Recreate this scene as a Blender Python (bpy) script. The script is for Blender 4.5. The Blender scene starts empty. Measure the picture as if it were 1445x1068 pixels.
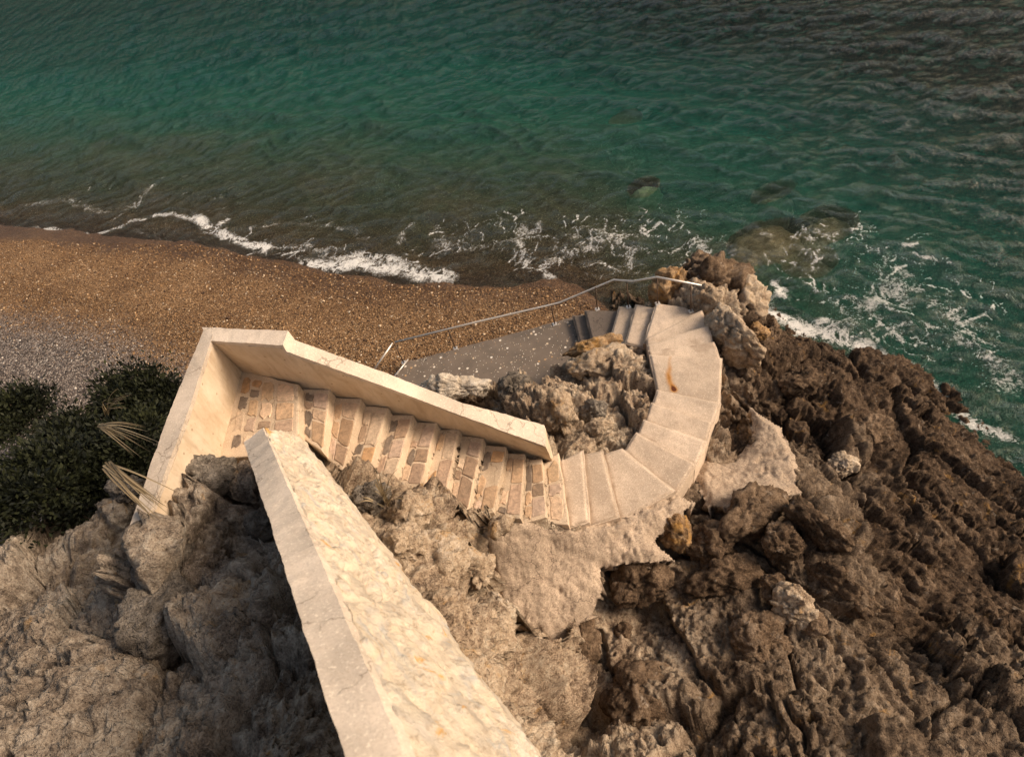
import bpy, bmesh, math, random
import numpy as np
random.seed(7); RNG = np.random.default_rng(7)
scene = bpy.context.scene
COL = scene.collection
# ---------------------------------------------------------------- camera model
F_PX, U0, V0, H = 850.0, 722.5, 534.0, 11.2
RHO = math.atan2(938 - U0, 1205 - V0)                      # roll
TH = math.atan(F_PX / math.hypot(938 - U0, 1205 - V0))     # angle below the horizon
sR, cR, sT, cT = math.sin(RHO), math.cos(RHO), math.sin(TH), math.cos(TH)

def P(u, v, z):
    """Surveying helper: where the sight line through a photo point meets height z (metres above the sea)."""
    a, b = (u - U0) / F_PX, (v - V0) / F_PX
    q, p = a * sR + b * cR, a * cR - b * sR
    r = np.array([p, cT - q * sT, -sT - q * cT])
    return r * ((z - H) / r[2]) + np.array([0, 0, H])

def PX(pts, z):
    return [P(u, v, z)[:2] for u, v in pts]

# ---------------------------------------------------------------- numpy noise
def _h(ix, iy, iz, s):
    n = (ix.astype(np.int64) * 374761393 + iy.astype(np.int64) * 668265263 + iz.astype(np.int64) * 2147483647 + s * 974711) & 0xFFFFFFFF
    n = ((n ^ (n >> 13)) * 1274126177) & 0xFFFFFFFF
    n = ((n ^ (n >> 15)) * 2246822519) & 0xFFFFFFFF
    n = n ^ (n >> 16)
    return (n & 0xFFFFFF) / float(0xFFFFFF)

def vnoise(p, s=0):
    i = np.floor(p).astype(np.int64); f = p - i; f = f * f * f * (f * (f * 6 - 15) + 10)
    out = 0
    for dx in (0, 1):
        wx = f[:, 0] if dx else 1 - f[:, 0]
        for dy in (0, 1):
            wy = f[:, 1] if dy else 1 - f[:, 1]
            for dz in (0, 1):
                wz = f[:, 2] if dz else 1 - f[:, 2]
                out = out + wx * wy * wz * _h(i[:, 0] + dx, i[:, 1] + dy, i[:, 2] + dz, s)
    return out * 2 - 1

def fbm(p, octv=4, s=0, gain=.5):
    a, t, o = 1., 0., 0
    for k in range(octv):
        o = o + a * vnoise(p * (2.03 ** k) + 17.3 * k, s + k); t += a; a *= gain
    return o / t

def worley(p, s=0):
    i = np.floor(p).astype(np.int64)
    f1 = np.full(len(p), 9.); f2 = np.full(len(p), 9.); cid = np.zeros(len(p))
    for dx in (-1, 0, 1):
        for dy in (-1, 0, 1):
            for dz in (-1, 0, 1):
                cx, cy, cz = i[:, 0] + dx, i[:, 1] + dy, i[:, 2] + dz
                q = np.stack([cx + _h(cx, cy, cz, s), cy + _h(cx, cy, cz, s + 1), cz + _h(cx, cy, cz, s + 2)], 1)
                d = np.sqrt(((q - p) ** 2).sum(1)); m = d < f1
                f2 = np.where(m, f1, np.minimum(f2, d))
                cid = np.where(m, _h(cx, cy, cz, s + 3), cid); f1 = np.where(m, d, f1)
    return f1, f2, cid

def blocks(p, s=0, tilt=1., off=.55):
    """broken-rock noise: every cell is a tilted facet with its own level; also returns distance to the cell border"""
    i = np.floor(p).astype(np.int64); f1 = np.full(len(p), 9.); f2 = np.full(len(p), 9.); val = np.zeros(len(p))
    for dx in (-1, 0, 1):
        for dy in (-1, 0, 1):
            for dz in (-1, 0, 1):
                cx, cy, cz = i[:, 0] + dx, i[:, 1] + dy, i[:, 2] + dz
                q = p - np.stack([cx + _h(cx, cy, cz, s), cy + _h(cx, cy, cz, s + 1), cz + _h(cx, cy, cz, s + 2)], 1)
                d = np.sqrt((q ** 2).sum(1)); m = d < f1
                g = np.stack([_h(cx, cy, cz, s + 4), _h(cx, cy, cz, s + 5), _h(cx, cy, cz, s + 6)], 1) * 2 - 1
                v = (q * g).sum(1) * tilt + (_h(cx, cy, cz, s + 3) - .5) * off - .5 * d * d + .1
                f2 = np.where(m, f1, np.minimum(f2, d)); val = np.where(m, v, val); f1 = np.where(m, d, f1)
    return val, f2 - f1

def sstep(a, b, x):
    t = np.clip((x - a) / (b - a), 0, 1); return t * t * (3 - 2 * t)

def inside(xy, poly):
    x, y = xy[:, 0], xy[:, 1]; r = np.zeros(len(xy), bool); n = len(poly); j = n - 1
    for k in range(n):
        xi, yi = poly[k][:2]; xj, yj = poly[j][:2]
        c = ((yi > y) != (yj > y)) & (x < (xj - xi) * (y - yi) / (yj - yi + 1e-12) + xi)
        r ^= c; j = k
    return r

def segdist(xy, pts):
    d = np.full(len(xy), 1e9)
    for a, b in zip(pts[:-1], pts[1:]):
        a = np.array(a[:2]); b = np.array(b[:2]); ab = b - a
        t = np.clip(((xy - a) @ ab) / (ab @ ab + 1e-12), 0, 1)
        d = np.minimum(d, np.hypot(*(xy - a - t[:, None] * ab).T))
    return d

class RBF:
    def __init__(s, pts, smooth=.02):
        s.c = np.array([p[:2] for p in pts]); z = np.array([p[2] for p in pts]); n = len(z)
        A = -np.hypot(s.c[:, None, 0] - s.c[None, :, 0], s.c[:, None, 1] - s.c[None, :, 1]) + smooth * np.eye(n)
        M = np.zeros((n + 3, n + 3)); M[:n, :n] = A; M[:n, n] = 1; M[:n, n + 1:] = s.c
        M[n, :n] = 1; M[n + 1:, :n] = s.c.T
        s.w = np.linalg.solve(M, np.concatenate([z, [0, 0, 0]]))
    def __call__(s, xy):
        o = np.empty(len(xy)); n = len(s.c)
        for k in range(0, len(xy), 40000):
            q = xy[k:k + 40000]
            d = -np.hypot(q[:, None, 0] - s.c[None, :, 0], q[:, None, 1] - s.c[None, :, 1])
            o[k:k + 40000] = d @ s.w[:n] + s.w[n] + q @ s.w[n + 1:]
        return o

# ---------------------------------------------------------------- object helpers
def tag(o, label=None, cat=None, group=None, kind=None):
    if label: o['label'] = label
    if cat: o['category'] = cat
    if group: o['group'] = group
    if kind: o['kind'] = kind
    return o

def empty(name, loc, label, cat, group=None):
    o = bpy.data.objects.new(name, None); COL.objects.link(o); o.empty_display_size = .2
    o.location = [float(c) for c in loc]
    return tag(o, label, cat, group)

def mesh_np(name, verts, faces, mat, parent=None, smooth=True, attrs=None):
    """verts (n,3) world coordinates, faces (m,k) or list."""
    me = bpy.data.meshes.new(name)
    verts = np.asarray(verts, float)
    if parent is not None: verts = verts - np.array(parent.location)
    if isinstance(faces, np.ndarray):
        m, k = faces.shape
        me.vertices.add(len(verts)); me.vertices.foreach_set('co', verts.astype(np.float32).ravel())
        me.loops.add(m * k); me.loops.foreach_set('vertex_index', faces.astype(np.int32).ravel())
        me.polygons.add(m); me.polygons.foreach_set('loop_start', np.arange(0, m * k, k, dtype=np.int32))
        me.polygons.foreach_set('loop_total', np.full(m, k, np.int32)); me.update(calc_edges=True)
    else:
        me.from_pydata([tuple(v) for v in verts], [], faces)
    me.validate()
    for n_, (dom, typ, data) in (attrs or {}).items():
        at = me.attributes.new(n_, typ, dom)
        if typ == 'FLOAT': at.data.foreach_set('value', np.asarray(data, np.float32))
        else: at.data.foreach_set('color', np.asarray(data, np.float32).ravel())
    for mm in (mat if isinstance(mat, (list, tuple)) else [mat]): me.materials.append(mm)
    if smooth: me.polygons.foreach_set('use_smooth', np.ones(len(me.polygons), bool))
    o = bpy.data.objects.new(name, me); COL.objects.link(o)
    if parent is not None: o.parent = parent
    return o

def from_bm(name, bm, mat, parent=None, smooth=False):
    me = bpy.data.meshes.new(name)
    if parent is not None: bmesh.ops.translate(bm, verts=bm.verts, vec=[-c for c in parent.location])
    bmesh.ops.recalc_face_normals(bm, faces=bm.faces)
    bm.to_mesh(me); bm.free()
    for mm in (mat if isinstance(mat, (list, tuple)) else [mat]): me.materials.append(mm)
    if smooth: me.polygons.foreach_set('use_smooth', np.ones(len(me.polygons), bool))
    o = bpy.data.objects.new(name, me); COL.objects.link(o)
    if parent is not None: o.parent = parent
    return o

def grid_faces(nx, ny):
    i = np.arange(nx - 1)[None, :]; j = np.arange(ny - 1)[:, None]
    a = (j * nx + i).ravel(); return np.stack([a, a + 1, a + nx + 1, a + nx], 1)

def tube(bm, pts, r, n=10):
    pts = [np.array(p, float) for p in pts]; rings = []
    for k, p in enumerate(pts):
        t = (pts[min(k + 1, len(pts) - 1)] - pts[max(k - 1, 0)]); t /= np.linalg.norm(t)
        a = np.cross(t, [0, 0, 1.] if abs(t[2]) < .9 else [1., 0, 0]); a /= np.linalg.norm(a); b = np.cross(t, a)
        rings.append([bm.verts.new(p + r * (math.cos(2 * math.pi * i / n) * a + math.sin(2 * math.pi * i / n) * b)) for i in range(n)])
    for A, B in zip(rings[:-1], rings[1:]):
        for i in range(n): bm.faces.new((A[i], A[(i + 1) % n], B[(i + 1) % n], B[i]))
    bm.faces.new(rings[0][::-1]); bm.faces.new(rings[-1])

# ---------------------------------------------------------------- materials
class NT:
    def __init__(s, name):
        s.m = bpy.data.materials.new(name); s.m.use_nodes = True; s.t = s.m.node_tree; s.t.nodes.clear()
        s.out = s.n('ShaderNodeOutputMaterial')
    def n(s, typ, **kw):
        o = s.t.nodes.new(typ)
        for k, v in kw.items():
            if k in o.inputs.keys(): s.set(o.inputs[k], v)
            else: setattr(o, k, v)
        return o
    def set(s, sock, v):
        if hasattr(v, 'links') or isinstance(v, bpy.types.NodeSocket): s.t.links.new(v, sock)
        else: sock.default_value = v
    def L(s, a, b): s.t.links.new(a, b)
    def co(s): return s.n('ShaderNodeTexCoord').outputs['Object']
    def geo(s): return s.n('ShaderNodeNewGeometry').outputs['Position']
    def noise(s, v, scale, detail=5, rough=.6, dist=0.):
        o = s.n('ShaderNodeTexNoise'); s.L(v, o.inputs['Vector'])
        o.inputs['Scale'].default_value = scale; o.inputs['Detail'].default_value = detail
        o.inputs['Roughness'].default_value = rough; o.inputs['Distortion'].default_value = dist
        return o.outputs['Fac']
    def vor(s, v, scale, feat='F1', rnd=1.):
        o = s.n('ShaderNodeTexVoronoi', feature=feat); s.L(v, o.inputs['Vector'])
        o.inputs['Scale'].default_value = scale; o.inputs['Randomness'].default_value = rnd
        return o
    def ramp(s, f, stops, interp='LINEAR'):
        o = s.n('ShaderNodeValToRGB'); s.L(f, o.inputs['Fac']); o.color_ramp.interpolation = interp
        e = o.color_ramp.elements
        while len(e) < len(stops): e.new(.5)
        for el, (p, c) in zip(e, stops):
            el.position = p; el.color = (*c, 1) if not isinstance(c, (int, float)) else (c, c, c, 1)
        return o.outputs['Color']
    def mix(s, f, a, b, mode='MIX'):
        o = s.n('ShaderNodeMix', data_type='RGBA', blend_type=mode)
        for k, v in ((0, f), (6, a), (7, b)):
            if isinstance(v, (int, float)) and k == 0: o.inputs[0].default_value = v
            elif isinstance(v, tuple): o.inputs[k].default_value = (*v[:3], 1)
            else: s.L(v, o.inputs[k])
        return o.outputs[2]
    def math(s, op, a, b=0., c=0.):
        o = s.n('ShaderNodeMath', operation=op)
        for k, v in enumerate((a, b, c)):
            if isinstance(v, (int, float)): o.inputs[k].default_value = v
            else: s.L(v, o.inputs[k])
        return o.outputs[0]
    def attr(s, name, what='Fac'):
        o = s.n('ShaderNodeAttribute', attribute_name=name); return o.outputs[what]
    def bump(s, h, dist, strength=1., nrm=None):
        o = s.n('ShaderNodeBump'); s.L(h, o.inputs['Height']); o.inputs['Distance'].default_value = dist
        o.inputs['Strength'].default_value = strength
        if nrm is not None: s.L(nrm, o.inputs['Normal'])
        return o.outputs['Normal']
    def bsdf(s, color, rough=.85, nrm=None, spec=.3, metal=0.):
        o = s.n('ShaderNodeBsdfPrincipled')
        for k, v in (('Base Color', color), ('Roughness', rough), ('Specular IOR Level', spec), ('Metallic', metal)):
            if isinstance(v, tuple): o.inputs[k].default_value = (*v, 1)
            elif isinstance(v, (int, float)): o.inputs[k].default_value = v
            else: s.L(v, o.inputs[k])
        if nrm is not None: s.L(nrm, o.inputs['Normal'])
        s.L(o.outputs[0], s.out.inputs['Surface']); return o

def rock_mat(name, stops, lichen=(.45, .24, .06), lich_amt=.62, bump=.05, wetattr=None, wetcol=None, greycol=None):
    t = NT(name); v = t.geo()
    a = t.noise(v, 1.3, 6, .62, .4); b = t.noise(v, 9, 6, .7); c = t.noise(v, 45, 4, .7)
    f = t.math('ADD', t.math('MULTIPLY', a, .46), t.math('ADD', t.math('MULTIPLY', b, .5), t.math('MULTIPLY', c, .34)))
    f = t.math('MULTIPLY_ADD', f, 1.55, -.48)
    col = t.ramp(f, stops)
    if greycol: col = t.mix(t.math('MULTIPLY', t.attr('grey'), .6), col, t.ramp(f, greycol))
    if wetattr:
        wc = t.ramp(f, wetcol)
        col = t.mix(t.attr(wetattr), col, wc)
    lm = t.ramp(t.noise(v, 2.6, 5, .65, 1.), [(lich_amt, 0.), (lich_amt + .12, 1.)])
    col = t.mix(t.math('MULTIPLY', lm, .65), col, lichen)
    pl = t.ramp(t.noise(v, 5.1, 4, .7, .5), [(.62, 0.), (.72, 1.)])
    col = t.mix(t.math('MULTIPLY', pl, .45), col, (.52, .44, .35))
    wv = t.n('ShaderNodeVectorMath', operation='ADD'); t.L(v, wv.inputs[0])
    wn = t.n('ShaderNodeTexNoise'); t.L(v, wn.inputs['Vector']); wn.inputs['Scale'].default_value = 4.; wn.inputs['Detail'].default_value = 4
    ws = t.n('ShaderNodeVectorMath', operation='SCALE'); t.L(wn.outputs['Color'], ws.inputs[0]); ws.inputs['Scale'].default_value = .5; t.L(ws.outputs[0], wv.inputs[1])
    vo = t.vor(wv.outputs[0], 6, 'DISTANCE_TO_EDGE'); cr = t.ramp(vo.outputs['Distance'], [(0., 0.), (.06, 1.)])
    col = t.mix(t.math('MULTIPLY', t.math('MULTIPLY', t.math('SUBTRACT', 1., cr), t.ramp(a, [(.45, 0.), (.6, 1.)])), .3), col, (.03, .02, .013))
    h = t.math('ADD', t.math('MULTIPLY', b, 1.), t.math('ADD', t.math('MULTIPLY', c, .45), t.math('MULTIPLY', cr, .12)))
    pv = t.vor(v, 34); pr = t.ramp(pv.outputs['Distance'], [(.12, 0.), (.3, 1.)])
    h = t.math('ADD', h, t.math('MULTIPLY', pr, .3))
    n = t.bump(h, bump, 1.)
    t.bsdf(col, .9, n, .2); return t.m

def concrete_mat(name, base, dark, speck=.5, bump=.006, scale=1., blotch=.5):
    t = NT(name); v = t.geo()
    a = t.noise(v, 1.1 * scale, 6, .65, .4); b = t.noise(v, 7 * scale, 6, .75, .3); c = t.noise(v, 60 * scale, 4, .75)
    col = t.mix(t.ramp(a, [(.35, 0.), (.62, 1.)]), tuple(x * 1.08 for x in base), tuple(x * .74 for x in base))
    col = t.mix(t.ramp(b, [(.5, 0.), (.66, blotch)]), col, tuple((x + y) / 2 for x, y in zip(base, dark)))
    col = t.mix(t.ramp(c, [(.48, 0.), (.66, speck)]), col, dark)
    pal = t.ramp(t.noise(v, 48 * scale, 3, .6), [(.58, 0.), (.66, 1.)])
    col = t.mix(t.math('MULTIPLY', pal, .55), col, tuple(min(.8, x * 1.35) for x in base))
    wv = t.n('ShaderNodeVectorMath', operation='ADD'); t.L(v, wv.inputs[0]); wn = t.n('ShaderNodeTexNoise'); t.L(v, wn.inputs['Vector']); wn.inputs['Scale'].default_value = 4.; wn.inputs['Detail'].default_value = 5
    ws = t.n('ShaderNodeVectorMath', operation='SCALE'); t.L(wn.outputs['Color'], ws.inputs[0]); ws.inputs['Scale'].default_value = .5; t.L(ws.outputs[0], wv.inputs[1])
    ck = t.ramp(t.vor(wv.outputs[0], 1.7, 'DISTANCE_TO_EDGE').outputs['Distance'], [(.0, 1.), (.016, 0.)])
    ck = t.math('MULTIPLY', ck, t.ramp(a, [(.44, 0.), (.54, 1.)]))
    col = t.mix(t.math('MULTIPLY', ck, .75), col, tuple(x * .5 for x in dark))
    oi = t.n('ShaderNodeObjectInfo'); rv = t.ramp(oi.outputs['Random'], [(0., (.9, .89, .88)), (1., (1.06, 1.06, 1.06))])
    col = t.mix(1., col, rv, 'MULTIPLY')
    h = t.math('ADD', t.math('MULTIPLY', b, .8), t.math('MULTIPLY', c, .6))
    t.bsdf(col, .9, t.bump(h, bump), .2); return t.m

M = {}
M['cliff'] = rock_mat('cliff_rock', [(.3, (.07, .045, .028)), (.43, (.24, .17, .115)), (.55, (.41, .31, .215)), (.72, (.58, .48, .36))],
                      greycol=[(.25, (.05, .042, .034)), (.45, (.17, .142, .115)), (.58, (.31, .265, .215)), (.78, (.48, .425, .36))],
                      wetattr='wet', wetcol=[(.3, (.012, .008, .005)), (.48, (.06, .037, .022)), (.6, (.12, .078, .048)), (.8, (.24, .17, .115))])
M['grey_rock'] = rock_mat('grey_rock', [(.3, (.045, .037, .03)), (.5, (.15, .125, .1)), (.65, (.28, .24, .195)), (.8, (.42, .37, .3))], lich_amt=.72)
M['tan_rock'] = rock_mat('tan_rock', [(.3, (.16, .105, .065)), (.43, (.33, .24, .16)), (.58, (.48, .37, .26)), (.75, (.6, .5, .39))], lich_amt=.58)
M['pale_rock'] = rock_mat('pale_rock', [(.25, (.3, .23, .165)), (.45, (.52, .43, .33)), (.6, (.64, .55, .44)), (.8, (.72, .64, .54))], lich_amt=.75)
M['brown_rock'] = rock_mat('brown_rock', [(.3, (.03, .02, .012)), (.47, (.11, .07, .042)), (.6, (.2, .135, .085)), (.8, (.33, .245, .17))], lich_amt=.66)
M['orange_rock'] = rock_mat('orange_rock', [(.3, (.08, .045, .024)), (.45, (.25, .15, .075)), (.6, (.4, .26, .14)), (.8, (.52, .39, .26))], lich_amt=.5)
M['sub_rock'] = rock_mat('submerged_rock', [(.2, (.17, .13, .07)), (.45, (.4, .31, .17)), (.62, (.54, .44, .26)), (.8, (.64, .55, .37))], lich_amt=.8)
M['algae_rock'] = rock_mat('algae_rock', [(.2, (.36, .54, .26)), (.5, (.56, .76, .4)), (.7, (.68, .82, .5))], lich_amt=.9)
M['concrete'] = concrete_mat('worn_concrete', (.61, .485, .37), (.23, .16, .105), .55)
M['apron'] = concrete_mat('rough_mortar', (.54, .42, .31), (.15, .1, .07), .75, .03, .8, .75)
M['coping'] = concrete_mat('wall_coping', (.62, .52, .42), (.3, .23, .17), .35, .006)
M['mortar'] = concrete_mat('pale_mortar', (.6, .475, .345), (.34, .235, .15), .4, .008)
M['wetslab'] = concrete_mat('wet_dark_concrete', (.2, .16, .13), (.08, .064, .052), .4, .004)

def stain_mat():
    t = NT('worn_concrete_stained'); v = t.geo(); base, dark = (.61, .485, .37), (.23, .16, .105)
    a = t.noise(v, 1.1, 6, .65, .4); b = t.noise(v, 7, 6, .75, .3); c = t.noise(v, 60, 4, .75)
    col = t.mix(t.ramp(a, [(.35, 0.), (.62, 1.)]), tuple(x * 1.08 for x in base), tuple(x * .74 for x in base))
    col = t.mix(t.ramp(b, [(.5, 0.), (.66, .5)]), col, tuple((x + y) / 2 for x, y in zip(base, dark)))
    col = t.mix(t.ramp(c, [(.48, 0.), (.66, .55)]), col, dark)
    pal = t.ramp(t.noise(v, 48, 3, .6), [(.58, 0.), (.66, 1.)])
    col = t.mix(t.math('MULTIPLY', pal, .55), col, tuple(min(.8, x * 1.35) for x in base))
    col = t.mix(t.ramp(t.math('MULTIPLY', t.attr('dirt_shade'), t.math('ADD', .5, b)), [(.1, 0.), (.8, .8)]), col, (.2, .135, .085))
    oi = t.n('ShaderNodeObjectInfo'); col = t.mix(1., col, t.ramp(oi.outputs['Random'], [(0., (.9, .89, .88)), (1., (1.07, 1.07, 1.07))]), 'MULTIPLY')
    s = t.attr('rust')
    s2 = t.math('MULTIPLY', s, t.math('ADD', .45, t.math('MULTIPLY', b, 1.1)))
    col = t.mix(t.ramp(s2, [(.05, 0.), (.75, .95)]), col, (.42, .19, .04))
    col = t.mix(t.ramp(s2, [(.7, 0.), (1.15, 1.)]), col, (.1, .03, .012))
    h = t.math('ADD', t.math('MULTIPLY', b, .8), t.math('MULTIPLY', c, .6))
    t.bsdf(col, .9, t.bump(h, .006), .2); return t.m
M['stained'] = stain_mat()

def plaster():
    t = NT('cream_plaster'); v = t.geo()
    mp = t.n('ShaderNodeMapping'); t.L(v, mp.inputs['Vector']); mp.inputs['Scale'].default_value = (2., 2., 1.1)
    a = t.noise(mp.outputs[0], 1.1, 7, .68, .3); b = t.noise(mp.outputs[0], 9, 5, .7); c = t.noise(v, 70, 3, .7)
    col = t.ramp(a, [(.3, (.48, .36, .24)), (.5, (.58, .46, .33)), (.7, (.66, .55, .42))])
    col = t.mix(t.ramp(b, [(.6, 0.), (.74, .7)]), col, (.34, .23, .14))
    pit = t.vor(v, 5.5); pm = t.ramp(pit.outputs['Distance'], [(.07, 1.), (.11, 0.)])
    col = t.mix(t.math('MULTIPLY', pm, .6), col, (.22, .14, .08))
    st1 = t.n('ShaderNodeMapping'); t.L(v, st1.inputs['Vector']); st1.inputs['Scale'].default_value = (5., 5., .5)
    drip = t.ramp(t.noise(st1.outputs[0], 1.3, 5, .65), [(.5, 0.), (.68, .5)])
    col = t.mix(drip, col, (.36, .26, .17))
    h = t.math('ADD', t.math('MULTIPLY', b, .8), t.math('MULTIPLY', c, .35))
    t.bsdf(col, .88, t.bump(h, .008), .2); return t.m
M['plaster'] = plaster()

def rubble():
    t = NT('rubble_masonry'); v = t.geo()
    col = t.ramp(t.attr('stone'), [(.2, (.46, .39, .31)), (.38, (.6, .5, .38)), (.46, (.5, .44, .37)), (.54, (.62, .53, .41)), (.62, (.46, .43, .39)), (.72, (.57, .46, .33)), (.9, (.64, .56, .46))])
    a = t.noise(v, 2.6, 6, .7, .8); b = t.noise(v, 13, 6, .72)
    col = t.mix(t.ramp(a, [(.48, 0.), (.62, .6)]), col, (.68, .58, .44))
    col = t.mix(t.math('MULTIPLY', t.attr('joint'), .55), col, (.64, .53, .4))
    col = t.mix(t.ramp(b, [(.52, 0.), (.68, .75)]), col, (.3, .22, .15))
    col = t.mix(t.ramp(t.noise(v, 5.5, 5, .65, .5), [(.6, 0.), (.7, .7)]), col, (.4, .4, .38))
    lm = t.ramp(t.noise(v, 3.1, 5, .65, .8), [(.63, 0.), (.7, 1.)])
    col = t.mix(t.math('MULTIPLY', lm, .8), col, (.58, .3, .06))
    h = t.math('ADD', b, t.math('MULTIPLY', t.noise(v, 50, 4, .7), .35))
    t.bsdf(col, .9, t.bump(h, .022), .2); return t.m
M['rubble'] = rubble()

def paving():
    t = NT('paving_stone'); v = t.geo()
    col = t.attr('tone', 'Color')
    b = t.noise(v, 16, 6, .7, .4)
    col = t.mix(.75, col, t.mix(1., col, t.ramp(b, [(.3, (.5, .5, .5)), (.55, (1., 1., 1.)), (.75, (1.5, 1.4, 1.3))]), 'MULTIPLY'))
    t.bsdf(col, .85, t.bump(b, .012), .25); return t.m
M['paving'] = paving()

def pathmat():
    t = NT('pebble_concrete'); v = t.geo()
    a = t.noise(v, 2.2, 5, .6); c = t.noise(v, 60, 4, .7)
    col = t.ramp(a, [(.3, (.13, .102, .078)), (.7, (.2, .155, .118))])
    col = t.mix(t.ramp(c, [(.45, 0.), (.75, .6)]), col, (.085, .067, .052))
    hs = None
    for sc, th, dens in ((6., .22, .2), (11, .28, .25), (24, .26, .3)):
        vo = t.vor(v, sc); sep = t.n('ShaderNodeSeparateColor'); t.L(vo.outputs['Color'], sep.inputs[0])
        size = t.math('MULTIPLY', th, t.math('ADD', .55, t.math('MULTIPLY', sep.outputs[2], .6)))
        m = t.math('MULTIPLY', t.math('LESS_THAN', vo.outputs['Distance'], size), t.math('LESS_THAN', sep.outputs[0], dens))
        pc = t.ramp(sep.outputs[1], [(0., (.6, .47, .33)), (.3, (.72, .64, .53)), (.6, (.46, .28, .14)), (.78, (.07, .055, .045)), (.86, (.74, .68, .6))], 'CONSTANT')
        col = t.mix(m, col, pc); hs = m if hs is None else t.math('MAXIMUM', hs, m)
    h = t.math('ADD', t.math('MULTIPLY', hs, .5), t.math('MULTIPLY', c, .5))
    t.bsdf(col, .6, t.bump(h, .008), .4); return t.m
M['path'] = pathmat()

def beachmat():
    t = NT('pebble_beach'); v = t.geo()
    vo = t.vor(v, 25); sep = t.n('ShaderNodeSeparateColor'); t.L(vo.outputs['Color'], sep.inputs[0])
    vo2 = t.vor(v, 44); sep2 = t.n('ShaderNodeSeparateColor'); t.L(vo2.outputs['Color'], sep2.inputs[0])
    pal = [(0., (.045, .022, .009)), (.25, (.11, .058, .024)), (.5, (.2, .108, .045)), (.75, (.29, .165, .075)), (.9, (.38, .24, .125)), (1., (.5, .37, .24))]
    c1 = t.ramp(sep.outputs[0], pal); c2 = t.ramp(sep2.outputs[0], pal)
    col = t.mix(t.ramp(t.noise(v, 8, 3), [(.4, 0.), (.6, 1.)]), c1, c2)
    big = t.noise(v, .45, 4, .55, .6)
    col = t.mix(t.ramp(big, [(.38, 0.), (.62, .75)]), col, t.mix(1., col, (.62, .56, .5), 'MULTIPLY'))
    g = t.attr('grey')
    gcol = t.ramp(sep.outputs[1], [(0., (.035, .028, .024)), (.4, (.1, .078, .066)), (.7, (.19, .15, .125)), (.9, (.32, .27, .23)), (1., (.46, .41, .35))])
    col = t.mix(g, col, gcol)
    col = t.mix(t.attr('wet'), col, t.mix(1., col, (.5, .45, .42), 'MULTIPLY'))
    h = t.math('ADD', vo.outputs['Distance'], t.math('MULTIPLY', vo2.outputs['Distance'], .5))
    h = t.math('SUBTRACT', 1., h)
    rough = t.math('SUBTRACT', .8, t.math('MULTIPLY', t.attr('wet'), .4))
    t.bsdf(col, rough, t.bump(h, .03), .3); return t.m
M['beach'] = beachmat()

def pebmat():
    t = NT('pebbles'); t.bsdf(t.attr('tone', 'Color'), .6, None, .35); return t.m
M['pebble'] = pebmat()

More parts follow.
